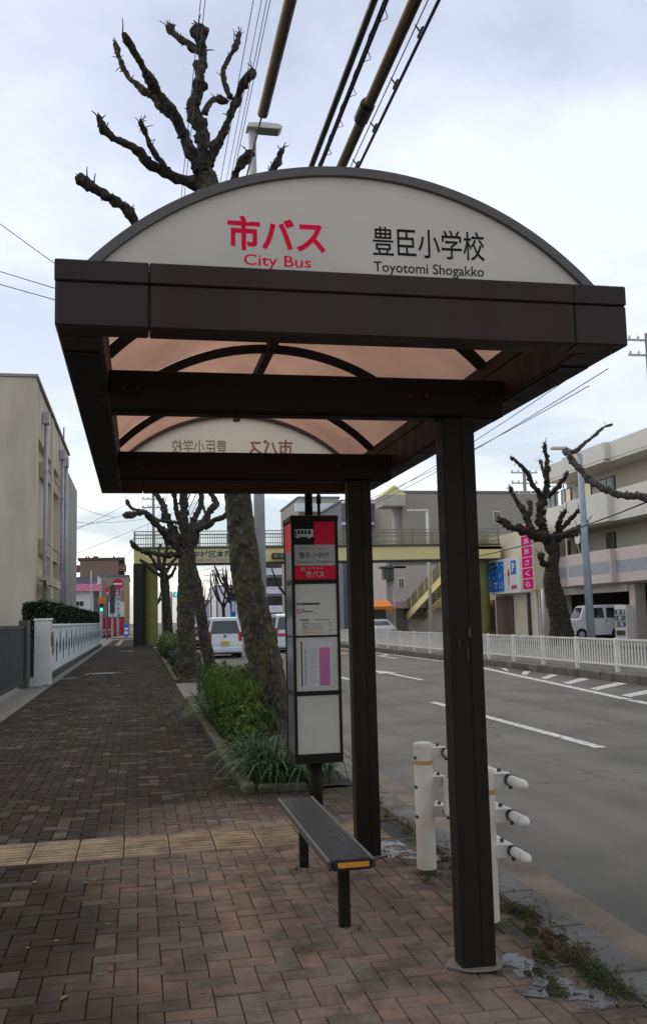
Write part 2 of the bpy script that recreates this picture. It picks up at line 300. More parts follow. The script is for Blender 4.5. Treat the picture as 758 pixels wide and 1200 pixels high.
bark_b = bark_mat('dark_bark', (.020, .015, .012, 1), (.052, .042, .033, 1), .25)
bark_c = bark_mat('grey_bark', (.060, .050, .042, 1), (.110, .096, .080, 1), .1)
leaf_a = mat('shrub_leaf', (.052, .092, .018, 1), .75, spec=.15, var=.35, scale=8, island=.5, translucent=.25, c2=(.12, .14, .03, 1), c2amt=.3, c2scale=5, c2w=.3)
leaf_b = mat('strap_leaf', (.050, .092, .030, 1), .6, spec=.25, var=.3, scale=9, island=.5, translucent=.2)
leaf_c = mat('hedge_leaf', (.022, .036, .014, 1), .6, var=.3, scale=8, island=.5)
leaf_d = mat('box_leaf', (.070, .105, .020, 1), .55, var=.3, scale=8, island=.45, translucent=.2)

# ------------------------------------------------------------------ builders
class MB:
    def __init__(s): s.v = []; s.f = []
    def add(s, vs, fs):
        k = len(s.v); s.v += [tuple(p) for p in vs]; s.f += [tuple(k+i for i in f) for f in fs]; return s
    def box(s, x0, x1, y0, y1, z0, z1, ch=0.0):
        if x0 > x1: x0, x1 = x1, x0
        if y0 > y1: y0, y1 = y1, y0
        if ch <= 0:
            return s.add([(x0,y0,z0),(x1,y0,z0),(x1,y1,z0),(x0,y1,z0),(x0,y0,z1),(x1,y0,z1),(x1,y1,z1),(x0,y1,z1)],
                         [(0,3,2,1),(4,5,6,7),(0,1,5,4),(1,2,6,5),(2,3,7,6),(3,0,4,7)])
        c = min(ch, (x1-x0)*.45, (y1-y0)*.45, (z1-z0)*.45)
        bm = bmesh.new(); r = bmesh.ops.create_cube(bm, size=1)
        for p in r['verts']: p.co = Vector(((x0+x1)/2+p.co.x*(x1-x0), (y0+y1)/2+p.co.y*(y1-y0), (z0+z1)/2+p.co.z*(z1-z0)))
        bmesh.ops.bevel(bm, geom=bm.edges[:], offset=c, segments=1, affect='EDGES')
        bm.verts.index_update(); s.add([q.co[:] for q in bm.verts], [[q.index for q in f.verts] for f in bm.faces]); bm.free(); return s
    def prism(s, poly, a0, a1, axis='y'):
        """poly: 2D outline; extruded along axis"""
        n = len(poly)
        def P3(p, a): return {'y': (p[0], a, p[1]), 'x': (a, p[0], p[1]), 'z': (p[0], p[1], a)}[axis]
        area = sum(poly[i][0]*poly[(i+1) % n][1]-poly[(i+1) % n][0]*poly[i][1] for i in range(n))
        if (area < 0): poly = poly[::-1]
        flip = axis == 'y'
        vs = [P3(p, a0) for p in poly]+[P3(p, a1) for p in poly]
        fs = [tuple(range(n))[::-1], tuple(range(n, 2*n))]+[(i, (i+1) % n, n+(i+1) % n, n+i) for i in range(n)]
        if flip: fs = [f[::-1] for f in fs]
        return s.add(vs, fs)
    def tube(s, pts, rad, n=8, rough=0.0, cap=True, seed=0, freq=6.0):
        pts = [Vector(p) for p in pts]
        if not isinstance(rad, (list, tuple)): rad = [rad]*len(pts)
        k = len(s.v); up = Vector((0.13, 0.31, .94)); last = None
        for i, p in enumerate(pts):
            d = (pts[min(i+1, len(pts)-1)]-pts[max(i-1, 0)])
            d = d.normalized() if d.length > 1e-9 else Vector((0, 0, 1))
            if last is None: a = d.cross(up if abs(d.dot(up)) < .95 else Vector((1, 0, 0))).normalized()
            else: a = (last-d*last.dot(d)).normalized()
            last = a; b = d.cross(a)
            for j in range(n):
                t = 2*math.pi*j/n; v = (a*math.cos(t)+b*math.sin(t)); q = p+v*rad[i]
                if rough:
                    h = noise.noise(q*freq+Vector((seed, 0, 0)))+.5*noise.noise(q*freq*2.7+Vector((0, seed, 0)))
                    q = p+v*rad[i]*(1+rough*h)
                s.v.append(q[:])
        for i in range(len(pts)-1):
            for j in range(n):
                s.f.append((k+i*n+j, k+i*n+(j+1) % n, k+(i+1)*n+(j+1) % n, k+(i+1)*n+j))
        if cap:
            s.f.append(tuple(k+j for j in range(n))[::-1]); s.f.append(tuple(k+(len(pts)-1)*n+j for j in range(n)))
        return s
    def lathe(s, prof, cx, cy, n=20):
        k = len(s.v)
        for r, z in prof:
            for j in range(n): s.v.append((cx+r*math.cos(2*math.pi*j/n), cy+r*math.sin(2*math.pi*j/n), z))
        for i in range(len(prof)-1):
            for j in range(n): s.f.append((k+i*n+j, k+i*n+(j+1) % n, k+(i+1)*n+(j+1) % n, k+(i+1)*n+j))
        s.f.append(tuple(k+j for j in range(n))[::-1]); s.f.append(tuple(k+(len(prof)-1)*n+j for j in range(n))); return s
    def build(s, name, m, parent=None, smooth=False, kind=None):
        me = bpy.data.meshes.new(name); off = parent_world(parent)
        me.from_pydata([(a-off[0], b-off[1], c-off[2]) for a, b, c in s.v], [], s.f)
        me.materials.append(m)
        if smooth: me.shade_smooth()
        o = bpy.data.objects.new(name, me); col.objects.link(o)
        if parent: o.parent = parent
        if kind: o['kind'] = kind
        return o
def parent_world(p):
    v = Vector((0, 0, 0))
    while p: v += p.location; p = p.parent
    return v
def thing(name, label, cat, loc=(0, 0, 0), group=None):
    o = bpy.data.objects.new(name, None); o.empty_display_size = .2; col.objects.link(o); o.location = loc
    o['label'] = label; o['category'] = cat
    if group: o['group'] = group
    return o
def tag(o, label, cat, group=None):
    o['label'] = label; o['category'] = cat
    if group: o['group'] = group
    return o
def struct(name, mb, m, parent=None, smooth=False):
    o = mb.build(name, m, parent, smooth)
    if not parent: o['kind'] = 'structure'
    return o
def inst(name, me, loc, parent=None, rot=(0, 0, 0), scale=None):
    o = bpy.data.objects.new(name, me); col.objects.link(o)
    if parent: o.parent = parent; loc = Vector(loc)-parent_world(parent)
    o.location = loc; o.rotation_euler = rot
    if scale: o.scale = scale
    return o
def shift_mesh(mb, m, name):
    me = bpy.data.meshes.new(name); me.from_pydata(mb.v, [], mb.f); me.materials.append(m); return me
def copy_tree(o, parent=None):
    c = o.copy(); col.objects.link(c)
    if parent: c.parent = parent
    for ch in list(o.children): copy_tree(ch, c)
    return c

def lettering(s, m, p0, ex, ez, wdt, hgt, parent, name='lettering', bold=0.0, depth=.0008, res=3):
    """text scaled to a box: p0 lower left corner, ex / ez unit directions of reading and of up"""
    cu = bpy.data.curves.new(name, 'FONT'); cu.body = s; cu.resolution_u = res; cu.space_character = 1.0; cu.offset = bold
    ob = bpy.data.objects.new(name, cu); col.objects.link(ob)
    dg = bpy.context.evaluated_depsgraph_get(); dg.update()
    me = bpy.data.meshes.new_from_object(ob.evaluated_get(dg)); bpy.data.objects.remove(ob); bpy.data.curves.remove(cu)
    if len(me.vertices) == 0: return None
    co = np.array([v.co[:2] for v in me.vertices]); lo = co.min(0); hi = co.max(0)
    ex = Vector(ex); ez = Vector(ez); off = parent_world(parent); p0 = Vector(p0)
    for v in me.vertices:
        a = (v.co.x-lo[0])/(hi[0]-lo[0])*wdt; b = (v.co.y-lo[1])/(hi[1]-lo[1])*hgt
        v.co = p0+ex*a+ez*b-off
    me.materials.clear(); me.materials.append(m); me.name = name
    o = bpy.data.objects.new(name, me); col.objects.link(o); o.parent = parent
    return o

def smooth_path(pts, step=.12):
    P_ = [Vector(p[:3]) for p in pts]; Rr = [p[3] for p in pts]; out_p, out_r = [], []
    for i in range(len(P_)-1):
        p0 = P_[max(i-1, 0)]; p1 = P_[i]; p2 = P_[i+1]; p3 = P_[min(i+2, len(P_)-1)]
        n = max(2, int((p2-p1).length/step))
        for k in range(n):
            t = k/n
            out_p.append(.5*((2*p1)+(-p0+p2)*t+(2*p0-5*p1+4*p2-p3)*t*t+(-p0+3*p1-3*p2+p3)*t**3)); out_r.append(Rr[i]*(1-t)+Rr[i+1]*t)
    out_p.append(P_[-1]); out_r.append(Rr[-1]); return out_p, out_r
rt = random.Random(11)
def branch(pts, parent, m, twigs=3, n=12, rough=.55, knob=1.35, step=.036, tw_len=.3, freq=15.):
    """a pollarded limb: knotty, swollen at its tip, with short stub twigs"""
    p, r = smooth_path(pts, step)
    L_ = len(p)
    for i in range(L_):
        s_ = noise.noise(p[i]*5.5+Vector((5, 0, 0))); s2_ = noise.noise(p[i]*13)
        r[i] *= 1+.75*max(0, s_)+.25*s2_
        p[i] = p[i]+Vector((noise.noise(p[i]*2.3), noise.noise(p[i]*2.3+Vector((9, 0, 0))), noise.noise(p[i]*2.3+Vector((0, 9, 0)))))*r[i]*.9*min(1, 3*i/L_)
    kk = max(3, min(9, L_//3))
    if knob > 1:
        for i in range(kk): r[L_-1-i] *= 1+(knob-1)*math.sin(math.pi*(i+.6)/(kk+.6))
    r[-1] *= .6
    mb = MB().tube(p, r, n, rough, seed=rt.random()*50, freq=freq)
    o = mb.build('branch', m, parent, smooth=True)
    if twigs:
        tb = MB(); rmean = r[L_//2]
        for i in range(twigs*5):
            k = L_-1-int(rt.random()**1.6*(L_-1)*.75); a = Vector((rt.gauss(0, 1), rt.gauss(0, 1), rt.gauss(.5, 1))).normalized()
            ln = tw_len*.62*rt.uniform(.15, 1)**1.8*(.85 if k > L_*.7 else .5); q = p[k]+a*r[k]*.7
            mid = q+a*ln*.5+Vector((0, 0, ln*.12)); tip = q+a*ln+Vector((rt.gauss(0, .1), rt.gauss(0, .1), .2))*ln
            w_ = min(.022, max(.006, rmean*.14)); tb.tube([q, mid, tip], [w_*1.25, w_, w_*.6], 5)
        tb.build('twigs', m, o, kind='stuff')
    return o
def pruned_tree(label, group, trunk, branches, m, base_y, twigs=3, knob=1.35, n=14, tw_len=.3, rough=.11):
    b0 = trunk[0]; root = thing('plane_tree', label, 'tree', (b0[0], b0[1], b0[2]), group)
    p, r = smooth_path(trunk, .05)
    for i in range(len(r)): r[i] *= 1+.12*noise.noise(p[i]*1.7)
    MB().tube(p, r, n+20, rough, seed=3, freq=8.5).build('trunk', m, root, smooth=True)
    for b in branches: branch([q[:3]+(q[3]*(.80 if m is bark_a else .9),) for q in b] if True else b, root, bark_b if m is bark_a else m, twigs, knob=knob, tw_len=tw_len)
    return root
def foliage(mb, c, rad, n, size, seed, flat=.0, lo=None):
    """leaf-sized folded faces on the shell and inside of a lumpy mass"""
    rr = random.Random(seed)
    for _ in range(n):
        d = Vector((rr.gauss(0, 1), rr.gauss(0, 1), rr.gauss(0, 1))).normalized()
        k = rr.uniform(.55, 1)**.5*(1+.22*noise.noise(d*2.2+Vector((seed, 0, 0)))+.12*noise.noise(d*6+Vector((seed, 0, 0))))
        q = Vector(c)+Vector((d.x*rad[0], d.y*rad[1], d.z*rad[2]))*k
        if lo is not None and q.z < lo: q.z = lo+rr.random()*.05
        a = Vector((rr.gauss(0, 1), rr.gauss(0, 1), rr.gauss(.3, 1))).normalized(); b = a.cross(d+Vector((.01, 0, 0))).normalized()
        s_ = size*rr.uniform(.6, 1.3)
        mb.add([q-a*s_, q+b*s_*.42, q+a*s_, q-b*s_*.42], [(0, 1, 2, 3)])

# ================================================================== THE SETTING
struct('ground', MB().box(-900, 900, -60, 1500, -.5, -.15), gravel_m)
road = MB(); road.add([(2.44, -12, -.10), (10.74, -12, -.10), (10.74, 900, -.10), (2.44, 900, -.10)], [(0, 1, 2, 3)])
struct('road', road, asphalt)
r2 = MB().add([(11.5, -12, -.104), (20.3, -12, -.104), (20.3, 900, -.104), (11.5, 900, -.104)], [(0, 1, 2, 3)])
struct('road', r2, asphalt)
side = MB().add([(-60, 87.4, -.096), (2.43, 87.4, -.096), (2.43, 97, -.096), (-60, 97, -.096)], [(0, 1, 2, 3)])
struct('side_street', side, asphalt)
Z1 = -.095
def marking(poly, z=Z1): return struct('road_marking', MB().add([(x, y, z) for x, y in poly], [tuple(range(len(poly)))]), paint_line)
def mline(x, y0, y1, w_=.13): return marking([(x-w_/2, y0), (x+w_/2, y0), (x+w_/2, y1), (x-w_/2, y1)])
for y0, y1 in ((-1.7, 4.3), (10.5, 17.0), (24, 30), (37, 43), (50, 56), (63, 69), (76, 82)): mline(5.38, y0, y1, .15)
# right-turn lane line, hatching and the arrows
marking([(7.9, 11), (8.03, 11), (11.24, 29.83-.3), (11.1, 29.83)] if False else [(8.68, 16.1), (8.84, 15.9), (10.62, 29.7), (10.46, 30.2)])
marking([(7.75, 8.2), (7.9, 8.1), (8.82, 15.75), (8.67, 15.95)])
mline(10.5, 30.3, 60, .14); mline(2.9, 6, 88, .10) if False else None
for k in range(9):
    y = 14.6+k*1.75; xl = 8.5+(y-15)*.134+.35
    if xl < 10.4: marking([(xl, y), (10.66, y+1.3), (10.66, y+1.75), (xl+.05, y+.45)])
def arrow(x, y, turn=False):
    marking([(x-.075, y), (x+.075, y), (x+.075, y+3.2), (x-.075, y+3.2)])
    if not turn: marking([(x-.28, y+3.22), (x+.28, y+3.22), (x, y+5.2)])
    else:
        marking([(x+.08, y+2.6), (x+.5, y+3.3), (x+.5, y+3.75), (x+.08, y+3.05)]); marking([(x+.52, y+2.9), (x+.95, y+3.95), (x+.52, y+4.5)])
arrow(7.0, 22.9); arrow(9.75, 35.0, True)
om = MB().add([(8.9, 41, Z1), (9.3, 41, Z1), (9.3, 44.5, Z1), (8.9, 44.5, Z1)], [(0, 1, 2, 3)]); struct('road_marking', om, mat('orange_road_paint', (.5, .22, .05, 1), .7, var=.2))
for k in range(7): marking([(2.9+k*1.05, 84), (3.4+k*1.05, 84), (3.4+k*1.05, 86.6), (2.9+k*1.05, 86.6)])
marking([(-3.6, 86.3), (.8, 86.3), (.8, 86.75), (-3.6, 86.75)], .006)

# pavement: sheet of joint sand, bricks laid in herringbone on top
pav = struct('pavement', MB().box(-2.1, 1.9, -3, 13.9, -.3, -.0125).box(-2.1, .9, 13.901, 33.985, -.3, -.0125), pave_base)
struct('pavement', MB().box(-2.1, .9, 33.99, 87.3, -.3, .0), far_paving)
struct('pavement', MB().box(-2.6, 1.9, 97.05, 260, -.3, 0), mat('far_pavement_warm', (.17, .125, .095, 1), .7, var=.15))
struct('pavement', MB().box(.905, 1.89, 18.85, 23.55, -.3, .001), mat('verge_slab', (.12, .112, .10, 1), .7, var=.25, scale=9))
struct('pavement', MB().box(-2.32, -2.105, 4, 87, -.3, .012, .01), concrete)
struct('pavement', MB().box(-14, -2.325, -10, 87, -.3, -.02), gravel_m)
struct('pavement', MB().box(20.45, 25.5, -10, 300, -.3, .02), mat('far_sidewalk', (.17, .16, .15, 1), .7, var=.15))
TY0, TY1, TX = 6.384, 6.984, -.6926
def brick_geo(w_, l_, ch=.004):
    m_ = MB(); a, b = w_/2-.0022, l_/2-.0022; c = ch
    m_.add([(-a, -b, -.03), (a, -b, -.03), (a, b, -.03), (-a, b, -.03), (-a, -b, -c), (a, -b, -c), (a, b, -c), (-a, b, -c),
            (-a+c, -b+c, 0), (a-c, -b+c, 0), (a-c, b-c, 0), (-a+c, b-c, 0)],
           [(0, 1, 5, 4), (1, 2, 6, 5), (2, 3, 7, 6), (3, 0, 4, 7), (4, 5, 9, 8), (5, 6, 10, 9), (6, 7, 11, 10), (7, 4, 8, 11), (8, 9, 10, 11)])
    return m_
gH, gV, gS = brick_geo(.2, .1), brick_geo(.1, .2), brick_geo(.1, .1)
mH, mV, mS = (shift_mesh(g_, brick_m, 'brick') for g_ in (gH, gV, gS))
def ok_cell(i, j):
    x = -2.1+(i+.5)*.1; y = TY0+(j+.5)*.1
    if not (0 <= i < 40) or y < 2.9 or y > 33.98 or TY0 < y < TY1: return False
    if x > .9 and y > 8.36: return False
    return True
cells = []
for i in range(-1, 41):
    for j in range(-36, 278):
        s_ = (i+j) % 4
        if s_ == 0:
            a, b = ok_cell(i, j), ok_cell(i+1, j)
            if a and b: cells.append((-2.1+(i+1)*.1, TY0+(j+.5)*.1, 'H'))
            elif a: cells.append((-2.1+(i+.5)*.1, TY0+(j+.5)*.1, 'S'))
            elif b: cells.append((-2.1+(i+1.5)*.1, TY0+(j+.5)*.1, 'S'))
        elif s_ == 2:
            a, b = ok_cell(i, j), ok_cell(i, j+1)
            if a and b: cells.append((-2.1+(i+.5)*.1, TY0+(j+1)*.1, 'V'))
            elif a: cells.append((-2.1+(i+.5)*.1, TY0+(j+.5)*.1, 'S'))
            elif b: cells.append((-2.1+(i+.5)*.1, TY0+(j+1.5)*.1, 'S'))
def in_frame(x, y):
    d = Vector((x, y, -EYE)); zc_ = d.dot(_f)
    if zc_ < .5: return None
    px = 379+F*d.dot(_r)/zc_; py = 600-F*d.dot(_u)/zc_
    return zc_ if (0 < px < 758 and py < 1200) else None
keyed = sorted([(in_frame(x, y) or 99, x, y, t) for x, y, t in cells])
rb = random.Random(5); farb = MB()
for n_, (d_, x, y, t) in enumerate(keyed):
    g_ = {'H': gH, 'V': gV, 'S': gS}[t]; me = {'H': mH, 'V': mV, 'S': mS}[t]
    dz = rb.gauss(0, .0013)+.0012*noise.noise(Vector((x*2, y*2, 0))); tx_, ty_ = rb.gauss(0, .006), rb.gauss(0, .006); rz = rb.gauss(0, .006)
    if n_ < 298 and d_ < 90: inst('brick', me, (x, y, dz), pav, (tx_, ty_, rz))
    else:
        k = len(farb.v)
        c_, s__ = math.cos(rz), math.sin(rz)
        farb.v += [(x+p[0]*c_-p[1]*s__, y+p[0]*s__+p[1]*c_, p[2]+dz+p[0]*ty_+p[1]*tx_) for p in g_.v]; farb.f += [tuple(k+i for i in f) for f in g_.f]
farb.build('brick_paving', brick_m, pav, kind='stuff')
# tactile tiles, two rows of four-bar slabs across the pavement
tile = MB().add(*(lambda a, b, c: ([(-a, -a, -.03), (a, -a, -.03), (a, a, -.03), (-a, a, -.03), (-a, -a, -b), (a, -a, -b), (a, a, -b), (-a, a, -b), (-a+c, -a+c, 0), (a-c, -a+c, 0), (a-c, a-c, 0), (-a+c, a-c, 0)],
      [(0, 1, 5, 4), (1, 2, 6, 5), (2, 3, 7, 6), (3, 0, 4, 7), (4, 5, 9, 8), (5, 6, 10, 9), (6, 7, 11, 10), (7, 4, 8, 11), (8, 9, 10, 11)]))(.1455, .005, .004))
for k in range(4):
    yc = -.1125+k*.075
    tile.add([(-.135, yc-.019, 0), (.135, yc-.019, 0), (.135, yc+.019, 0), (-.135, yc+.019, 0), (-.128, yc-.011, .006), (.128, yc-.011, .006), (.128, yc+.011, .006), (-.128, yc+.011, .006)],
             [(0, 1, 5, 4), (1, 2, 6, 5), (2, 3, 7, 6), (3, 0, 4, 7), (4, 5, 6, 7)])
tme = shift_mesh(tile, yellow_tile, 'tactile_tile')
for i in range(-5, 9):
    for r_ in range(2):
        xx = TX+.3*i+.15
        if -2.25 < xx < 1.75: inst('tactile_tile', tme, (xx, TY0+.15+.3*r_, .001+rb.gauss(0, .001)), pav, (rb.gauss(0, .003), rb.gauss(0, .003), rb.gauss(0, .003)))
# tactile guide tiles lying along the pavement beyond the footbridge
for k in range(10): inst('tactile_tile', tme, (-1.35, 66+k*2.0, .004), None if False else pav, (0, 0, 0), (1, 6.6, 1))

# kerb: concrete stones, then the gutter slab
def stones(name, x0, x1, y0, y1, z0, z1, step, m, label=None, ch=.012, axis='y'):
    root = bpy.data.objects.new(name, None); col.objects.link(root); root['kind'] = 'structure'
    root.location = (x0, y0, z0)
    L_ = (y1-y0) if axis == 'y' else (x1-x0); n = int(L_/step)
    mb = MB()
    if axis == 'y': mb.box(0, x1-x0, .003, step-.003, 0, z1-z0, ch)
    else: mb.box(.003, step-.003, 0, y1-y0, 0, z1-z0, ch)
    me = shift_mesh(mb, m, 'kerb_stone')
    for k in range(n):
        o = bpy.data.objects.new('kerb_stone', me); col.objects.link(o); o.parent = root
        o.location = (0 if axis == 'y' else k*step, k*step if axis == 'y' else 0, rb.gauss(0, .0015)); o.rotation_euler = (0, 0, rb.gauss(0, .002))
    return root
stones('kerb', 1.915, 2.13, 2.0, 60.8, -.3, .004, .6, concrete)
stones('gutter', 2.14, 2.45, 2.0, 32, -.3, -.085, 2.0, tan_kerb, ch=.006)
struct('gutter', MB().box(2.14, 2.45, 32.02, 87, -.3, -.088), tan_kerb)
stones('median_kerb', 10.75, 10.93, 10, 76, -.3, .10, .6, concrete, ch=.02)
struct('median_strip', MB().box(10.94, 11.3, 5, 84, -.3, .085), gravel_m)
stones('median_kerb', 11.31, 11.49, 10, 76, -.3, .10, 1.0, concrete, ch=.02)
stones('far_kerb', 20.3, 20.44, 10, 130, -.3, .06, 2.0, concrete)
# planters
soilm = MB()
def bumpy(x0, x1, y0, y1, z, n=14, m_=60):
    k = len(soilm.v)
    for j in range(m_+1):
        for i in range(n+1):
            x = x0+(x1-x0)*i/n; y = y0+(y1-y0)*j/m_
            soilm.v.append((x, y, z+.03*noise.noise(Vector((x*4, y*4, 1)))))
    for j in range(m_):
        for i in range(n):
            a = k+j*(n+1)+i; soilm.f.append((a, a+1, a+n+2, a+n+1))
bumpy(1.0, 1.9, 8.45, 18.8, .02); bumpy(1.0, 1.9, 23.7, 54, .02)
so_ = soilm.build('planter_soil', soil); so_['kind'] = 'structure'
mossy_kerb = mat('mossy_kerb', (.105, .095, .075, 1), .85, var=.25, scale=12, bump=.5, bscale=60, c2=(.055, .055, .028, 1), c2amt=.5, c2scale=4, c2w=.25, spec=.15, island=.1)
stones('planter_kerb', .90, 1.02, 8.38, 18.7, -.1, .075, .6, mossy_kerb, ch=.02)
stones('planter_kerb', 1.03, 1.93, 8.38, 8.48, -.1, .06, .45, mossy_kerb, ch=.02, axis='x')
stones('planter_kerb', .90, 1.02, 23.6, 54, -.1, .085, .6, mossy_kerb, ch=.02)
stones('planter_kerb', 1.03, 1.93, 23.6, 23.7, -.1, .08, .45, mossy_kerb, ch=.02, axis='x')
# wet patches
def blob(cx, cy, rx, ry, z, seed, n=30, amp=.35):
    v = [(cx, cy, z)]
    for k in range(n):
        t = 2*math.pi*k/n; r_ = 1+amp*noise.noise(Vector((math.cos(t)*1.6+seed, math.sin(t)*1.6, seed)))*1.6
        v.append((cx+rx*r_*math.cos(t), cy+ry*r_*math.sin(t), z))
    return MB().add(v, [(0, 1+k, 1+(k+1) % n) for k in range(n)])
def water_mat():
    m = mat('puddle_water', (.030, .030, .028, 1), .2, var=.05, spec=.22); t = m.node_tree; nd = t.nodes; lk = t.links.new
    g = nd.new('ShaderNodeNewGeometry'); n = nd.new('ShaderNodeTexNoise'); n.inputs['Scale'].default_value = 7; n.inputs['Detail'].default_value = 8; n.inputs['Roughness'].default_value = .62; lk(g.outputs['Position'], n.inputs['Vector'])
    r_ = nd.new('ShaderNodeMapRange'); r_.inputs[1].default_value = .44; r_.inputs[2].default_value = .53; lk(n.outputs[0], r_.inputs[0])
    tr = nd.new('ShaderNodeBsdfTransparent'); ms = nd.new('ShaderNodeMixShader'); lk(r_.outputs[0], ms.inputs[0]); lk(tr.outputs[0], ms.inputs[1]); lk(nd['Principled BSDF'].outputs[0], ms.inputs[2]); lk(ms.outputs[0], nd['Material Output'].inputs[0])
    return m
water = water_mat()
for i, (px, py, rx, ry) in enumerate(((455, 992, .17, .24), (645, 1142, .24, .30), (505, 1003, .14, .12))):
    p = PZ(px, py, .0035); struct('puddle', blob(p.x, p.y, rx, ry, .0035+.0006*i, i*3.1), water)
for i, (px, py, rx, ry) in enumerate(((255, 789+172, .16, .05), (122, 789, .5, .35), (60+22, 795, .25, .5), (190, 772, .35, .5), (150, 763, .4, .4))):
    p = PZ(px, py, .003); struct('puddle', blob(p.x, p.y, rx, ry, .0032+.0006*i, i*5.7), water)
# moss and weeds along the kerb
ms = MB(); rm_ = random.Random(3)
for k in range(3800):
    y = rm_.uniform(3.2, 8.2); x = 1.90+rm_.gauss(0, .075)
    dens = .5+1.5*noise.noise(Vector((x*3, y*1.6, 4)))+ (.45 if y < 4.9 else 0)
    if y > 5.2 and y < 6.4: dens -= .2
    if rm_.random() > dens: continue
    z = .002+max(0, .03*noise.noise(Vector((x*9, y*9, 0)))); s_ = rm_.uniform(.004, .011); t = rm_.uniform(0, 6.28)
    a = Vector((math.cos(t), math.sin(t), rm_.uniform(-.2, 1.2)))*s_; b = Vector((-math.sin(t), math.cos(t), rm_.uniform(-.3, .3)))*s_*.6; q = Vector((x, y, z))
    ms.add([q-a, q+b, q+a, q-b], [(0, 1, 2, 3)])
for k in range(60):
    y = rm_.choice((rm_.uniform(3.55, 4.75), rm_.uniform(3.55, 4.3), rm_.uniform(5.0, 7.9))); x = 1.875+rm_.gauss(0, .035); s_ = rm_.uniform(.02, .055)*(1 if y < 4.9 else .6)
    if y < 4.2 and rm_.random() < .35: x = rm_.uniform(1.58, 1.85); s_ *= .8
    foliage(ms, (x, y, .004), (s_, s_*1.5, s_*.42), int(9000*s_), .0065, 100+k, lo=.001)
tag(ms.build('moss_growth', moss, kind='stuff'), 'green brown moss and weeds along the kerb edge', 'moss')
wd = MB()
for cx, cy in ((1.74, 5.40), (1.78, 5.55), (1.95, 4.55), (1.55, 5.95), (1.02, 4.62), (.93, 5.76), (1.62, 5.3)):
    for k in range(16):
        t = rm_.uniform(0, 6.28); ln = rm_.uniform(.02, .05); q = Vector((cx+rm_.gauss(0, .03), cy+rm_.gauss(0, .03), 0)); d = Vector((math.cos(t), math.sin(t), rm_.uniform(.5, 1.6))).normalized(); sdv = Vector((-math.sin(t), math.cos(t), 0))*.004
        wd.add([q-sdv, q+sdv, q+d*ln], [(0, 1, 2)])
tag(wd.build('weeds', leaf_a, kind='stuff'), 'small green weeds sprouting at the foot of posts and bollards', 'weeds')

# ================================================================== BUS SHELTER
X0, X1, Y0, Y1, ZB, ZT = -.27, 1.80, 3.12, 7.28, 2.49, 2.72
sh = thing('bus_shelter', 'dark brown bus shelter with arched white sign panel and pinkish curved roof', 'bus shelter', (1.42, 5, 0))
for k, (ya, yb, dr) in enumerate(((Y0, Y0+.12, -1), (Y1-.12, Y1, 1))):
    nm = 'fascia'
    MB().box(X0+.31, X1-.21, ya, yb, ZB, ZT-.075, .006).box(X0+.31, X1-.21, ya+min(0, dr)*.005, yb+max(0, dr)*.005, ZT-.074, ZT, .004).build(nm, brown, sh)
    for a, b in ((X0, X0+.308), (X1-.208, X1)):
        MB().box(a, b, ya, yb, ZB+.001, ZT-.075, .006).box(a-.002, b, ya+min(0, dr)*.005, yb+max(0, dr)*.005, ZT-.074, ZT, .004).build('fascia_corner', brown_red, sh)
for xa, xb, s_ in ((X0, X0+.15, -1), (X1-.15, X1, 1)):
    o = MB().box(xa, xb, Y0+.122, Y1-.122, ZB+.002, ZT-.075, .006).box(xa+min(0, s_)*.005, xb+max(0, s_)*.005, Y0+.122, Y1-.122, ZT-.074, ZT-.002, .004).build('side_fascia', brown, sh)
    MB().box((xa+.012) if s_ < 0 else xa+.02, (xb-.02) if s_ < 0 else xb-.012, Y0+.3, Y1-.3, ZB-.004, ZB+.001).build('trim', brown_dark, o)
for ya in (Y0+.02, Y1-.10):
    MB().box(X0+.29, X0+.33, ya+.01, ya+.07, ZB+.02, ZT-.02).box(X1-.23, X1-.19, ya+.01, ya+.07, ZB+.02, ZT-.02).build('seam_light_block', brown_dark, sh, kind='stuff')  # dark boxes added behind the corner seams to stop sky light showing through
PXs = (1.352, 1.505)
for ya in (3.985, 5.93):
    MB().box(-.118, 1.648, ya-.012, ya+.122, 2.405, 2.575, .005).box(-.118, 1.63, ya+.02, ya+.09, 2.398, 2.404).build('cross_beam', brown_dark, sh)
    for xb_ in (-.06, .0, 1.20, 1.28, 1.53, 1.59):
        MB().tube([(xb_, ya-.020, 2.49), (xb_, ya-.0125, 2.49)], .010, 6).build('bolt', brown, sh)
    p = MB().box(PXs[0], PXs[1], ya+.0, ya+.11, -.05, 2.404, .008)
    p = p.build('post', brown_dark, sh)
    MB().box(PXs[0]+.092, PXs[1]-.004, ya-.004, ya-.0005, .01, 2.40).build('post_cover', brown_dark, p)
    b = MB()
    for k in range(2): b.add(*(lambda q: (q.v, q.f))(blob(1.43, ya+.05, .125, .105, .006+k*.004, 2+ya+k, amp=.12)))
    b.build('footing', plinth, p)
pt = MB()
for k in range(4):
    px = 532+rb.uniform(-4, 20); py = 748+rb.uniform(-25, 30); q = PY(px, py, 3.975)
    if q.x < PXs[0]+.005 or q.x > PXs[1]-.02: continue
    t = blob(0, 0, .003+.006*rb.random(), .010+.022*rb.random(), 0, k*2.2, amp=.8); pt.add([(q.x+v[0], 3.9795-.0003*k, q.z+v[1]) for v in t.v], t.f)
if pt.v: pt.build('paint_scrape', mat('worn_paint', (.055, .058, .062, 1), .6), sh)
for xb_, ln in ((.02, .05), (.31, .09), (.66, .04), (.93, .07), (1.22, .05)):
    MB().box(xb_, xb_+.012, Y0-.0007, Y0-.0002, ZT-.075-ln, ZT-.078).v
AX, AR = .757, 1.27; AZ = 3.12-AR
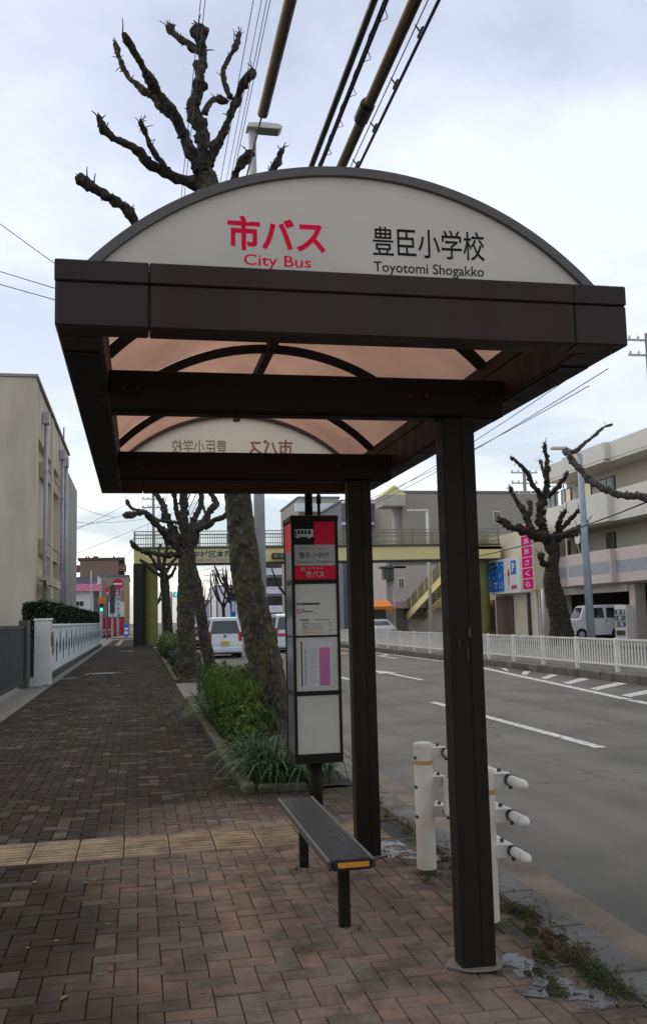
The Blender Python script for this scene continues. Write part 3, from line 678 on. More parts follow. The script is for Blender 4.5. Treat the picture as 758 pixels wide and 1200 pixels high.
def arc_pts(R_, zmin, n=40):
    t0 = math.acos(min(1, (zmin-AZ)/R_)); return [(AX+R_*math.sin(-t0+2*t0*k/n), AZ+R_*math.cos(-t0+2*t0*k/n)) for k in range(n+1)]
def arc_strip(Ro, Ri, y0, y1, zmin, name, m, parent):
    a, b = arc_pts(Ro, zmin), arc_pts(Ri, zmin); mb = MB(); n = len(a)
    for (x, z), (x2, z2) in zip(a, b): mb.v += [(x, y0, z), (x, y1, z), (x2, y0, z2), (x2, y1, z2)]
    for k in range(n-1):
        i = 4*k; j = i+4
        mb.f += [(i, j, j+1, i+1), (i+2, i+3, j+3, j+2), (i, i+2, j+2, j), (i+1, j+1, j+3, i+3)]
    mb.f += [(0, 1, 3, 2), (4*n-4, 4*n-2, 4*n-1, 4*n-3)]
    return mb.build(name, m, parent)
for yc, out_ in ((3.145, -1), (7.225, 1)):
    arc_strip(AR, AR-.032, yc-.018, yc+.03, 2.722, 'arch_frame', mat('arch_brown', (.105, .088, .078, 1), .45, var=.15), sh)
    pts = arc_pts(AR-.033, 2.706)
    gp = MB().add([(x, yc, z) for x, z in pts], [tuple(range(len(pts)))[::-1]]).build('sign_panel', white_sheet, sh)
    yf = yc-.0012 if out_ < 0 else yc+.0012
    ex = (1, 0, 0) if out_ < 0 else (-1, 0, 0)
    def lx(x): return x if out_ < 0 else 2*AX-x
    A = lambda px, py: PY(px, py, 3.144)
    a, b = A(267, 294), A(380, 250)
    lettering('市バス', red_vinyl, (lx(a.x), yf, a.z+.005), ex, (0, 0, 1), b.x-a.x+.002, .128, gp, bold=.028)
    a, b = A(286, 309), A(364, 294); lettering('City Bus', red_vinyl, (lx(a.x), yf, a.z-.016), ex, (0, 0, 1), b.x-a.x, .053, gp, bold=.006)
    a, b = A(437, 300), A(566, 262); lettering('豊臣小学校', black_vinyl, (lx(a.x), yf, a.z+.002), ex, (0, 0, 1), b.x-a.x, .112, gp, bold=.006)
    a, b = A(438, 321), A(566, 305); lettering('Toyotomi Shogakko', black_vinyl, (lx(a.x), yf, a.z-.002), ex, (0, 0, 1), b.x-a.x, .050, gp, bold=.006)
ribs = [3.18, 4.22, 5.32, 6.45, 7.20]
for y in ribs[1:-1]: arc_strip(AR-.012, AR-.055, y-.022, y+.022, 2.70, 'rib', brown_dark, sh)
for k in range(4):
    for s_ in (0, 1):
        t0 = math.acos((2.71-AZ)/AR); n = 16; mb = MB(); a0, a1 = (-t0, -.004) if s_ == 0 else (.004, t0)
        for q in range(n+1):
            t = a0+(a1-a0)*q/n
            for R_ in (AR-.006, AR-.0105):
                mb.v += [(AX+R_*math.sin(t), ribs[k]+.002, AZ+R_*math.cos(t)), (AX+R_*math.sin(t), ribs[k+1]-.002, AZ+R_*math.cos(t))]
        for q in range(n):
            i = 4*q; mb.f += [(i, i+4, i+5, i+1)]
        mb.v = [v for i_, v in enumerate(mb.v) if i_ % 4 < 2]; mb.f = [(2*q, 2*q+2, 2*q+3, 2*q+1) for q in range(n)]
        mb.build('roof_panel', pink_sheet, sh, smooth=True)
MB().box(AX-.024, AX+.024, 3.18, 7.2, 3.05, 3.10).build('ridge_purlin', brown_dark, sh)

# ================================================================== BUS STOP SIGN COLUMN
SX0, SX1, SY0, SY1, SZ0, SZ1 = 1.20, 1.58, 7.35, 7.75, .40, 2.33
st = thing('bus_stop_sign', 'dark square bus stop column with lit panels, timetable and red header behind the bench', 'bus stop sign', (1.40, 7.55, 0))
fr = MB(); c_ = .022
for xa in (SX0, SX1-c_):
    for ya in (SY0, SY1-c_): fr.box(xa, xa+c_, ya, ya+c_, SZ0, SZ1-.05)
zs = [SZ0, .435, .90, .935, 1.355, 1.372, 1.79, 1.815, 2.279, SZ1-.05]
for za, zb in ((.40, .452), (.902, .936), (1.357, 1.371), (1.779, 1.813)):
    fr.box(SX0+.001, SX1-.001, SY0+.001, SY0+.02, za, zb).box(SX0+.001, SX0+.02, SY0+.021, SY1-.021, za, zb).box(SX1-.02, SX1-.001, SY0+.021, SY1-.021, za, zb)
fr.build('frame', brown_dark, st)
MB().box(SX0-.006, SX1+.006, SY0-.006, SY1+.006, SZ1-.05, SZ1, .008).build('cap', brown_dark, st)
MB().box(SX0+.002, SX1-.002, SY0+.002, SY1-.002, SZ0-.02, SZ0-.001).build('bottom_plate', brown_dark, st)
MB().box(SX0+.03, SX1-.03, SY1-.02, SY1-.01, SZ0, SZ1-.05).build('back_board', brown_dark, st)
MB().tube([(1.395, 7.56, -.05), (1.395, 7.56, SZ0-.02)], .055, 16).build('pole', brown_dark, st, smooth=True)
MB().tube([(1.385, 7.56, SZ1), (1.385, 7.56, 2.95)], .033, 14).build('upper_pole', brown_dark, st, smooth=True)
MB().tube([(1.47, 7.56, SZ1), (1.47, 7.56, 2.85)], .012, 10).tube([(1.47, 7.56, 2.45), (1.47, 7.56, 2.52)], .02, 10).build('conduit', brown_dark, st, smooth=True)
yp = SY0+.008
def fpanel(x0, x1, z0, z1, m, name='panel', dy=0.0, parent=st): return MB().box(x0, x1, yp-dy, yp+.004-dy, z0, z1).build(name, m, parent)
xa, xb = SX0+.022, SX1-.022
xm = xa+(xb-xa)*.49
hd = fpanel(xa, xb, 1.815, 2.279, grey_board, 'header_board')
fpanel(xa+.001, xm, 2.093, 2.278, black_vinyl, 'header_field', .003, hd); fpanel(xm+.001, xb-.001, 2.093, 2.278, red_print, 'header_field', .003, hd)
fpanel(xa+.001, xb-.001, 1.816, 1.925, red_print, 'header_field', .003, hd)
ic = MB(); bx0, bx1, bz = xa+.008, xm-.006, 2.155
ic.box(bx0, bx1, yp-.0045, yp-.0035, bz, bz+.062).box(bx0+.012, bx0+.035, yp-.0045, yp-.0035, bz-.010, bz).box(bx1-.045, bx1-.022, yp-.0045, yp-.0035, bz-.010, bz)
ico = ic.build('bus_pictogram', white_print, hd)
for k, (a, b_) in enumerate(((.003, .013), (.022, .042), (.050, .070), (.078, .098), (.108, .130))):
    MB().box(bx0+a, bx0+b_, yp-.0052, yp-.0046, bz+(.022 if k else .008), bz+.052).build('pictogram_window', black_vinyl, ico)
lettering('とよとみしょうがっこう', ink, (xa+.045, yp-.0007, 2.052), (1, 0, 0), (0, 0, 1), .235, .022, hd)
lettering('豊臣小学校', ink, (xa+.040, yp-.0007, 1.985), (1, 0, 0), (0, 0, 1), .245, .048, hd, bold=.015)
lettering('Toyotomi Shogakko', ink, (xa+.015, yp-.0007, 1.940), (1, 0, 0), (0, 0, 1), .305, .028, hd)
lettering('CITY BUS', white_print, (xa+.105, yp-.0042, 1.895), (1, 0, 0), (0, 0, 1), .125, .016, hd)
lettering('市バス', white_print, (xa+.09, yp-.0042, 1.830), (1, 0, 0), (0, 0, 1), .15, .052, hd, bold=.01)
lg = MB().box(xa+.055, xa+.060, yp-.0042, yp-.0036, 1.885, 1.915).box(xa+.066, xa+.088, yp-.0042, yp-.0036, 1.905, 1.910).box(xa+.066, xa+.071, yp-.0042, yp-.0036, 1.885, 1.903).box(xa+.080, xa+.085, yp-.0042, yp-.0036, 1.885, 1.903)
lg.build('operator_emblem', white_print, hd)
nb_ = fpanel(xa, xb, 1.372, 1.778, panel_glass, 'notice_panel')
def strips(par, x0, x1, z0, z1, rows, m, seed, gap=.42):
    mb = MB(); rr = random.Random(seed); h = (z1-z0)/rows
    for r_ in range(rows):
        x = x0; z = z1-(r_+1)*h
        while x < x1-.004:
            w_ = rr.uniform(.004, .018); mb.box(x, min(x+w_, x1), yp-.0012, yp-.0006, z, z+h*(1-gap)); x += w_+rr.uniform(.002, .004)
            if rr.random() < .12: break
    mb.build('print', m, par, kind='stuff')
MB().box(xa+.012, xa+.20, yp-.001, yp-.0005, 1.612, 1.630).build('notice_band', ink, nb_)
strips(nb_, xa+.02, xa+.19, 1.616, 1.626, 1, white_print, 1)
strips(nb_, xa+.055, xa+.19, 1.555, 1.590, 2, ink, 2); strips(nb_, xa+.15, xa+.19, 1.538, 1.546, 1, ink, 3)
ring = MB()
for k in range(16):
    t0, t1 = 2*math.pi*k/16, 2*math.pi*(k+1)/16; cx, cz = xa+.027, 1.562
    ring.add([(cx+.020*math.cos(t0), yp-.001, cz+.020*math.sin(t0)), (cx+.020*math.cos(t1), yp-.001, cz+.020*math.sin(t1)), (cx+.015*math.cos(t1), yp-.001, cz+.015*math.sin(t1)), (cx+.015*math.cos(t0), yp-.001, cz+.015*math.sin(t0))], [(0, 1, 2, 3)])
ring.add([(xa+.014, yp-.001, 1.572), (xa+.017, yp-.001, 1.575), (xa+.040, yp-.001, 1.552), (xa+.037, yp-.001, 1.549)], [(0, 1, 2, 3)]); ring.build('no_smoking_ring', red_print, nb_)
MB().box(xa+.035, xa+.11, yp-.001, yp-.0005, 1.490, 1.500).build('notice_band', ink, nb_); strips(nb_, xa+.16, xa+.28, 1.49, 1.50, 1, ink, 4)
strips(nb_, xa+.055, xa+.235, 1.425, 1.485, 7, ink, 5, .55); strips(nb_, xa+.055, xa+.225, 1.382, 1.42, 4, orange_ink, 6, .4)
MB().box(xa+.262, xa+.297, yp-.001, yp-.0005, 1.466, 1.470).box(xa+.262, xa+.297, yp-.001, yp-.0005, 1.408, 1.412).box(xa+.277, xa+.281, yp-.001, yp-.0005, 1.44, 1.46).build('notice_table', ink, nb_)
tt = fpanel(xa, xb, .937, 1.356, panel_glass, 'timetable_panel')
sheet = MB().box(xa+.03, xa+.285, yp-.0015, yp-.0006, .965, 1.335).build('timetable_sheet', mat('paper', (.52, .53, .51, 1), .4, var=.04), tt)
MB().box(xa+.038, xa+.050, yp-.0022, yp-.0016, .975, 1.325).build('timetable_bar', ink, sheet)
MB().box(xa+.185, xa+.272, yp-.0022, yp-.0016, .975, 1.275).build('timetable_field', pink_ink, sheet)
strips(sheet, xa+.10, xa+.24, 1.305, 1.322, 1, ink, 8)
yp -= .0012
strips(sheet, xa+.065, xa+.085, .985, 1.27, 20, ink, 9, .6); strips(sheet, xa+.105, xa+.17, .985, 1.27, 20, mat('faint_ink', (.25, .25, .25, 1), .5), 10, .75); strips(sheet, xa+.20, xa+.26, .985, 1.27, 20, mat('faint_pink', (.38, .09, .22, 1), .5), 11, .75)
yp += .0012
fpanel(xa, xb, .453, .901, panel_glass, 'blank_panel')
for za, zb, m_ in ((.453, .901, glass_mid), (.937, 1.356, glass_mid), (1.372, 1.778, glass_mid), (1.815, 2.05, glass_mid), (2.052, 2.279, red_print)):
    MB().box(SX0+.006, SX0+.010, SY0+c_, SY1-c_, za, zb).build('side_panel', m_, st)
    MB().box(SX1-.010, SX1-.006, SY0+c_, SY1-c_, za, zb).build('side_panel', m_, st)

# ================================================================== BENCH
bn = thing('bench', 'backless dark bench with ribbed seat and orange end strip under the shelter', 'bench', (.98, 5.2, 0))
bx0, bx1, by0, by1, bz = .868, 1.098, 4.43, 6.05, .38
MB().box(bx0+.018, bx1-.018, by0+.018, by1-.018, bz-.045, bz-.006).build('seat_core', bench_m, bn)
for k in range(9):
    w_ = (bx1-bx0-.044)/9; x = bx0+.022+k*w_
    MB().box(x+.0012, x+w_-.0012, by0+.02, by1-.02, bz-.0055, bz-.002, .001).build('seat_slat', bench_m, bn)
e_ = MB().box(bx0, bx0+.020, by0, by1, bz-.05, bz, .008).box(bx1-.020, bx1, by0, by1, bz-.05, bz, .008).build('side_rail', bench_edge, bn)
for ya, yb in ((by0-.002, by0+.018), (by1-.018, by1+.002)):
    c = MB().box(bx0+.0205, bx1-.0205, ya, yb, bz-.05, bz-.0005, .006).build('end_rail', bench_m, bn)
    yy = ya-.002 if ya < 5 else yb
    MB().box(bx0+.045, bx1-.035, yy, yy+.002, bz-.036, bz-.012).build('reflective_strip', orange_tape, c)
for y in (4.69, 5.84):
    MB().box(.966, 1.020, y-.027, y+.027, -.04, bz-.046, .006).build('leg', brown_dark, bn)

# ================================================================== GUARD PIPES
gd = thing('guard_pipe_fence', 'white kerbside bollard pair carrying three short guard pipes with rounded caps', 'guard fence', (1.665, 5, 0))
for y in (5.49, 4.50):
    b_ = MB().lathe([(.057, -.03), (.057, .735), (.053, .748), (.03, .752), (0.001, .753)], 1.665, y, 28).build('bollard', bollard_w, gd, smooth=False)
    b_.data.shade_smooth() if False else None
    MB().lathe([(.0605, .725), (.0605, .738), (.056, .752), (.03, .757), (.001, .758)], 1.665, y, 28).build('bollard_cap', bollard_w, b_)
    MB().lathe([(.0578, .628), (.0578, .652)], 1.665, y, 28).build('reflective_band', bollard_o, b_)
    MB().lathe([(.0574, -.02), (.0576, .03)], 1.665, y, 28).build('dirt_ring', moss, b_)
    blt = MB()
    for z in (.70, .53, .36):
        blt.tube([(1.603, y-.02, z-.03), (1.619, y-.02, z-.03)], .010, 8); 
    blt.build('bolts', steel_dark, b_)
for z in (.70, .53, .36):
    p_ = MB().tube([(1.805, 4.335, z-.012), (1.805, 4.35, z-.012), (1.805, 5.66, z-.012), (1.805, 5.675, z-.012)], [.012, .025, .025, .012], 16).build('guard_pipe', plastic_w, gd, smooth=True)
    for y in (4.325, 5.685):
        s_ = -1 if y < 5 else 1
        MB().tube([(1.805, 4.36 if s_ < 0 else 5.65, z-.012), (1.805, 4.33 if s_ < 0 else 5.68, z-.012), (1.805, 4.312 if s_ < 0 else 5.698, z-.012), (1.805, 4.302 if s_ < 0 else 5.708, z-.012)], [.0262, .0262, .020, .006], 16).build('pipe_cap', plastic_w, p_, smooth=True)
    for y in (4.50, 5.49):
        br = MB().box(1.70, 1.80, y-.022, y+.022, z+.018, z+.024).box(1.705, 1.712, y-.022, y+.022, z-.05, z+.018).box(1.71, 1.79, y-.003, y+.003, z-.045, z+.018).build('bracket', rail_white, gd)
        MB().tube([(1.805, y-.03, z-.012), (1.805, y+.03, z-.012)], .030, 12).box(1.785, 1.80, y-.05, y-.035, z-.05, z-.03).box(1.76, 1.775, y+.03, y+.045, z+.02, z+.04).build('clamp', steel_dark, br)
MB().box(1.765, 1.772, 5.36, 5.44, .34, .56, .003).build('plate', rail_white, gd)

# ================================================================== TREES ON THE PLANTER SIDE
rw = random.Random(21)
def path(pts, y0, y1, r0, r1, sx=1.0, ox=0.0, sy=1.0, oy=0.0):
    """sightings (px, py) of a limb -> a limb in space whose distance runs from y0 to y1"""
    n = len(pts); o = []
    for i, (px, py) in enumerate(pts):
        t = i/(n-1); q = PY(ox+px/sx, oy+py/sy, y0+(y1-y0)*t); o.append((q.x, q.y, q.z, r0+(r1-r0)*t))
    return o
def c1(pts, y0, y1, r0, r1): return path(pts, y0, y1, r0, r1, 2.166, 30, 2.166, 20)
TYA = 12.6
trunkA = [(PY(px, py, TYA).x, TYA, PY(px, py, TYA).z, r) for px, py, r in ((324, 884, .36), (322, 850, .28), (315, 800, .235), (302, 735, .22), (290, 680, .20), (279, 585, .185), (270, 480, .18), (258, 350, .175), (248, 240, .165), (242, 205, .15))]
trunkA[0] = trunkA[0][:2]+(-.05, .38)
brA = [c1([(448, 400), (400, 290), (375, 240), (340, 195), (312, 150), (290, 108), (268, 70), (248, 40)], 12.6, 11.6, .10, .035),
       c1([(385, 265), (340, 225), (300, 185), (262, 150), (238, 110), (226, 60)], 12.4, 12.9, .07, .03),
       c1([(458, 400), (452, 330), (430, 235), (448, 150), (450, 95), (440, 55), (442, 20)], 12.6, 12.9, .11, .07),
       c1([(445, 90), (415, 72), (380, 48), (366, 22)], 12.8, 13.2, .07, .045),
       c1([(462, 385), (500, 290), (540, 210), (555, 170), (578, 132)], 12.6, 11.9, .085, .04),
       c1([(520, 205), (500, 150), (512, 110), (532, 75), (545, 42)], 12.1, 12.3, .05, .03),
       c1([(455, 245), (480, 205), (512, 215)], 12.7, 13.1, .05, .045),
       c1([(440, 430), (372, 398), (320, 370), (285, 340), (240, 320), (205, 290), (188, 248)], 12.6, 11.8, .10, .04),
       c1([(358, 388), (325, 335), (305, 295), (288, 262)], 12.3, 12.0, .055, .03),
       c1([(360, 640), (300, 560), (262, 500), (228, 472), (192, 445), (158, 425), (136, 412)], 12.6, 11.5, .085, .055),
       c1([(500, 520), (522, 420), (545, 375), (580, 340)], 12.6, 12.1, .075, .055),
       c1([(500, 560), (600, 420), (635, 370), (652, 330)], 12.6, 12.4, .07, .04)]
pruned_tree('big pollarded plane tree with mossy leaning trunk standing behind the sign column', 'bare plane trees in the planting strip', trunkA, brA, bark_a, 0, twigs=5, knob=1.5, tw_len=.28)
def c2(pts, y0, y1, r0, r1): return path(pts, y0, y1, r0, r1, 4.7375, 140, 4.7375, 570)
TYB = 24.4
trunkB = [(PY(px, py, TYB).x, TYB, PY(px, py, TYB).z, r) for px, py, r in ((220, 774, .30), (219, 755, .24), (218, 720, .225), (218, 690, .225), (219, 665, .22), (218, 645, .18))]
trunkB[0] = trunkB[0][:2]+(-.05, .31)
brB = [c2([(370, 385), (300, 375), (230, 378), (150, 368), (95, 342), (60, 302)], 24.4, 23.6, .10, .045),
       c2([(355, 370), (290, 305), (240, 240), (185, 195), (140, 152), (80, 158), (28, 160)], 24.4, 23.4, .13, .06),
       c2([(330, 200), (280, 195), (220, 190), (150, 145), (70, 122), (40, 72)], 24.5, 25.2, .06, .04),
       c2([(375, 360), (372, 250), (362, 150), (355, 60), (345, -60), (350, -200)], 24.4, 24.6, .16, .10),
       c2([(330, 330), (298, 240), (262, 170), (242, 100), (200, 30), (190, -90)], 24.5, 25.4, .14, .07),
       c2([(395, 340), (430, 260), (462, 215), (520, 190), (575, 168), (640, 120)], 24.4, 23.8, .12, .06),
       c2([(435, 240), (500, 150), (545, 95), (510, 20), (500, -100)], 24.4, 24.9, .11, .07),
       c2([(480, 150), (455, 80), (430, -40)], 24.6, 25, .05, .04)]
pruned_tree('knotty pollarded plane tree with wide crown just left of the big leaning trunk', 'bare plane trees in the planting strip', trunkB, brB, bark_a, 0, twigs=2, knob=1.4)
def c3(pts, y0, y1, r0, r1): return path(pts, y0, y1, r0, r1, 3.445, 130, 3.445, 570)
TYC = 22.3
trunkC = [(PY(px, py, TYC).x, TYC, PY(px, py, TYC).z, r) for px, py, r in ((249, 787, .17), (245, 772, .135), (240, 750, .13), (235, 715, .135), (232, 698, .13), (229, 684, .155), (224, 665, .13), (222, 640, .12))]
trunkC[0] = trunkC[0][:2]+(-.05, .18)
brC = [path([(222, 640), (228, 610), (236, 585), (236, 540)], 22.3, 22.6, .08, .05), path([(222, 645), (214, 620), (207, 590), (203, 545)], 22.3, 21.9, .08, .05)]
pruned_tree('slender plane tree with pale bent trunk in front of the white van', 'bare plane trees in the planting strip', trunkC, brC, bark_b, 0, twigs=1, knob=1.2)
TYD = 44
trunkD = [(PY(px, py, TYD).x, TYD, PY(px, py, TYD).z, r) for px, py, r in ((198, 775, .34), (197, 740, .24), (195, 705, .2), (193, 682, .2), (192, 668, .17))]
trunkD[0] = trunkD[0][:2]+(-.05, .36)
brD = [path(p, TYD, TYD+dd, .10, .04) for p, dd in (([(192, 672), (184, 662), (176, 652), (170, 646)], -1), ([(192, 676), (180, 670), (170, 660), (164, 656)], 1), ([(194, 672), (203, 658), (210, 648), (213, 638)], 1),
       ([(193, 670), (193, 655), (196, 640), (192, 630)], 0), ([(194, 680), (202, 672), (206, 662)], -1), ([(190, 670), (186, 650), (188, 638)], 1))]
pruned_tree('small bare tree with short stubby branches beside the footbridge column', 'bare plane trees in the planting strip', trunkD, brD, bark_b, 0, twigs=4, tw_len=.5)

# shrubs
def shrub(label, group, masses, m, n, size, seed, name='shrub'):
    c0 = masses[0][0]; root = thing(name, label, 'shrub', (c0[0], c0[1], 0), group)
    mb = MB()
    for k, (c, r) in enumerate(masses): foliage(mb, c, r, n, size, seed+k*7, lo=.03)
    mb.build('foliage', m, root, kind='stuff')
    st_ = MB(); rr = random.Random(seed)
    for c, r in masses:
        for k in range(7):
            a = Vector((c[0]+rr.gauss(0, .08), c[1]+rr.gauss(0, .1), 0)); b = Vector((c[0]+rr.uniform(-.7, .7)*r[0], c[1]+rr.uniform(-.7, .7)*r[1], c[2]+rr.uniform(0, .6)*r[2]))
            st_.tube([a, (a+b)/2+Vector((0, 0, .05)), b], [.012, .009, .005], 5)
    st_.build('stems', bark_b, root, kind='stuff'); return root
shrub('dense green leafy shrub filling the planter left of the big tree', None, [((1.22, 11.3, .30), (.27, .75, .38)), ((1.24, 12.7, .38), (.30, .8, .42)), ((1.34, 14.0, .42), (.38, .8, .46)), ((1.16, 10.3, .22), (.22, .5, .26)), ((1.62, 14.4, .4), (.3, .8, .42)), ((1.30, 15.4, .4), (.36, .8, .42))], leaf_a, 3300, .034, 5)
shrub('rounded yellow green clipped bush below the pollarded trees', 'clipped bushes in the second planter', [((1.30, 40.5, .50), (.50, 2.4, .58))], leaf_d, 7000, .045, 9)
shrub('dark low bush at the foot of the knotty tree', 'clipped bushes in the second planter', [((1.35, 26.0, .22), (.42, 1.6, .30)), ((1.5, 28.5, .28), (.4, 1.3, .35))], leaf_c, 3500, .04, 14)
shrub('dark green bush further along the second planter', 'clipped bushes in the second planter', [((1.45, 32.5, .3), (.45, 2.5, .42))], leaf_c, 4500, .045, 18)
def strap_plants(label, areas, m, seed, ln=(.25, .5), name='strap_leaf_plant', wdt=.008):
    rr = random.Random(seed)
    mb = MB(); root = thing(name, label, 'plant', (areas[0][0], areas[0][1], 0))
    for cx, cy, sx_, sy_, n in areas:
        for k in range(n):
            x, y = cx+rr.gauss(0, sx_), cy+rr.gauss(0, sy_); x = min(max(x, 1.03), 1.88); y = max(8.52, y)
            t = rr.uniform(0, 6.283); L_ = rr.uniform(*ln); d = Vector((math.cos(t), math.sin(t), 0)); sdv = Vector((-d.y, d.x, 0)); w_ = wdt*rr.uniform(.7, 1.2)
            out_ = rr.uniform(.25, .95); pr = None; nseg = 5; ks = []
            for q in range(nseg+1):
                s_ = q/nseg; p = Vector((x, y, .02))+d*L_*out_*s_+Vector((0, 0, 1))*L_*(1.25*s_-(.35+1.0*out_)*s_*s_)
                wq = w_*(1-s_**2)+.0006; ks.append((p-sdv*wq, p+sdv*wq))
            b = len(mb.v)
            for a_, b_ in ks: mb.v += [a_[:], b_[:]]
            for q in range(nseg): mb.f.append((b+2*q, b+2*q+1, b+2*q+3, b+2*q+2))
    mb.build('leaves', m, root, kind='stuff')
strap_plants('arching dark strap leaf plants at the near corner of the planter', [(1.22, 8.85, .09, .2, 330), (1.32, 9.3, .15, .35, 380), (1.10, 9.5, .05, .5, 200), (1.6, 8.9, .12, .25, 160)], leaf_b, 31, (.35, .72), wdt=.010)
strap_plants('taller upright grassy leaves at the back of the leafy shrub', [(1.55, 14.6, .22, .7, 800), (1.3, 13.8, .2, .8, 400)], leaf_b, 33, (.7, 1.15), wdt=.012)
up_ = MB(); ru = random.Random(44); upr = thing('grassy_shrub', 'upright fine leaved tufts rising through the top of the leafy shrub', 'plant', (1.4, 12.4, 0))
for k in range(2000):
    y = ru.uniform(10.6, 16.0); x = min(1.86, max(1.02, (1.22 if y < 13.2 else 1.4)+ru.gauss(0, .12 if y < 13.2 else .22))); z = .28+.30*ru.random(); t = ru.uniform(0, 6.28); ln = ru.uniform(.12, .34)
    if y < 11: z *= .6
    q = Vector((x, y, z)); d = Vector((math.cos(t)*.5, math.sin(t)*.5, 1)).normalized(); sv = Vector((-math.sin(t), math.cos(t), 0))*ru.uniform(.006, .011)
    up_.add([q-sv, q+sv, q+d*ln*.6+sv*.9, q+d*ln, q+d*ln*.6-sv*.9], [(0, 1, 2, 3, 4)])
up_.build('leaves', leaf_a, upr, kind='stuff')
gum = MB(); rg = random.Random(61)
for k in range(46):
    gx_, gy_ = rg.uniform(-1.9, 1.6), rg.uniform(3.8, 11); gb_ = blob(gx_, gy_, rg.uniform(.008, .016), rg.uniform(.008, .016), .0042, k*1.3, 9)
    if gx_ > .85 and gy_ > 8.3: continue
    gum.add(gb_.v, gb_.f)
go = gum.build('paving_spots', mat('old_gum', (.10, .095, .085, 1), .9), pav, kind='stuff')
dl = MB()
for k in range(70):
    x, y = (rg.gauss(1.75, .16), rg.uniform(3.6, 8)) if k < 45 else (rg.uniform(-1.9, 1.5), rg.uniform(4, 10))
    if x > .85 and y > 8.3: continue
    t = rg.uniform(0, 6.28); L_ = rg.uniform(.012, .03); d = Vector((math.cos(t), math.sin(t), 0)); n_ = Vector((-d.y, d.x, 0)); q = Vector((x, y, .006))
    dl.add([q-d*L_, q-n_*L_*.45+Vector((0, 0, .005)), q+d*L_, q+n_*L_*.45+Vector((0, 0, .004)), q+Vector((0, 0, .001))], [(0, 1, 4), (1, 2, 4), (2, 3, 4), (3, 0, 4)])
tag(dl.build('dead_leaves', mat('dead_leaf', (.13, .075, .035, 1), .8, var=.3, island=.4), kind='stuff'), 'small brown dead leaves lying on the bricks near the kerb', 'leaves')
lit = MB(); rl = random.Random(9)
for k in range(260):
    x, y = rl.uniform(.55, 1.9), rl.gauss(7.6, .8)
    if x > .9 and y > 8.3: continue
    t = rl.uniform(0, 6.28); s_ = rl.uniform(.004, .012); q = Vector((x, y, .006)); a = Vector((math.cos(t), math.sin(t), .2))*s_; b = Vector((-math.sin(t), math.cos(t), .2))*s_*.5
    lit.add([q-a, q+b, q+a, q-b], [(0, 1, 2, 3)])
tag(lit.build('fallen_leaves', leaf_d, kind='stuff'), 'tiny yellow green leaves scattered on the bricks near the planter corner', 'leaves')

# ================================================================== LEFT SIDE: SCHOOL WALL, FENCE, HEDGE
FX = -2.45
gp_ = thing('gate_post', 'white square gate post at the near end of the school fence', 'gate post', (-2.36, 25.2, 0))
MB().box(-2.56, -2.17, 24.75, 25.35, -.05, 1.60, .02).build('post', rail_white, gp_)
MB().box(-2.58, -2.15, 24.73, 25.37, 1.601, 1.66, .01).build('coping', rail_white, gp_)
MB().box(-2.168, -2.155, 24.95, 25.15, .95, 1.3).build('name_plate', wall_brown, gp_)
gt = thing('school_gate', 'dark metal bar gate on the left before the white gate post', 'gate', (-2.75, 20, 0))
MB().box(-2.76, -2.70, 14, 24.6, 1.42, 1.50).box(-2.76, -2.70, 14, 24.6, .1, .17).build('gate_rail', steel_dark, gt)
gb = shift_mesh(MB().box(-.012, .012, -.05, .05, 0, 1.26), steel_dark, 'gate_bar')
for k in range(60): inst('gate_bar', gb, (-2.73, 14.2+k*.175, .17), gt)
MB().box(-2.85, -2.65, 24.0, 24.7, 0, 1.62).build('gate_box', steel_dark, gt)
fe = thing('school_fence', 'long white precast fence with green pointed cut-outs along the left of the pavement', 'fence', (FX, 25.5, 0))
MB().box(FX-.12, FX+.08, 25.4, 65, -.1, .16, .01).build('base_wall', mat('dark_plinth', (.05, .05, .045, 1), .8, var=.2), fe)
MB().box(FX-.03, FX+.0, 25.4, 65, .162, 1.44).build('back_sheet', fence_white, fe)
MB().box(FX-.05, FX+.05, 25.4, 65, 1.441, 1.52, .01).build('top_rail', fence_white, fe)
rib_me = shift_mesh(MB().box(0, .012, -.045, .045, .163, 1.44), fence_white, 'fence_rib')
y = 25.5; k = 0
def spin(flip, dy): 
    v = [(-.62, .62), (-.36, .66), (0, 1.02), (.36, .66), (.62, .62), (.10, 1.20), (0, 1.30), (-.10, 1.20)]
    v = [(-.36, .78), (-.05, .60), (.05, .60), (.36, .78), (.08, 1.30), (-.08, 1.30)]
    if flip: v = [(p, 1.68-z) for p, z in v]
    n = len(v); m_ = MB(); m_.v = [(0.009, p, z) for p, z in v]+[(0, p, z) for p, z in v]; m_.f = [tuple(range(n))]
    if flip: m_.f = [f[::-1] for f in m_.f]
    m_.f += [(q, q+n, (q+1) % n+n, (q+1) % n) for q in range(n)]
    return shift_mesh(m_, fence_green, 'green_inlay')
me_a, me_b = spin(False, 0), spin(True, 0)
while y < 64.8:
    inst('fence_rib', rib_me, (FX+.001, y, 0), fe)
    inst('green_inlay', me_a if k % 2 == 0 else me_b, (FX+.002, y+.66, 0), fe)
    y += 1.32; k += 1
sl = MB()
for k in range(13): sl.box(FX+.0005, FX+.004, 27, 65, .25+k*.09, .262+k*.09)
sl.build('slat_lines', mat('fence_shade', (.52, .60, .58, 1), .7), fe, kind='stuff')
hd_ = thing('hedge', 'clipped dark green hedge behind the white school fence', 'hedge', (-3.1, 48, 0))
hm = MB(); rr = random.Random(2)
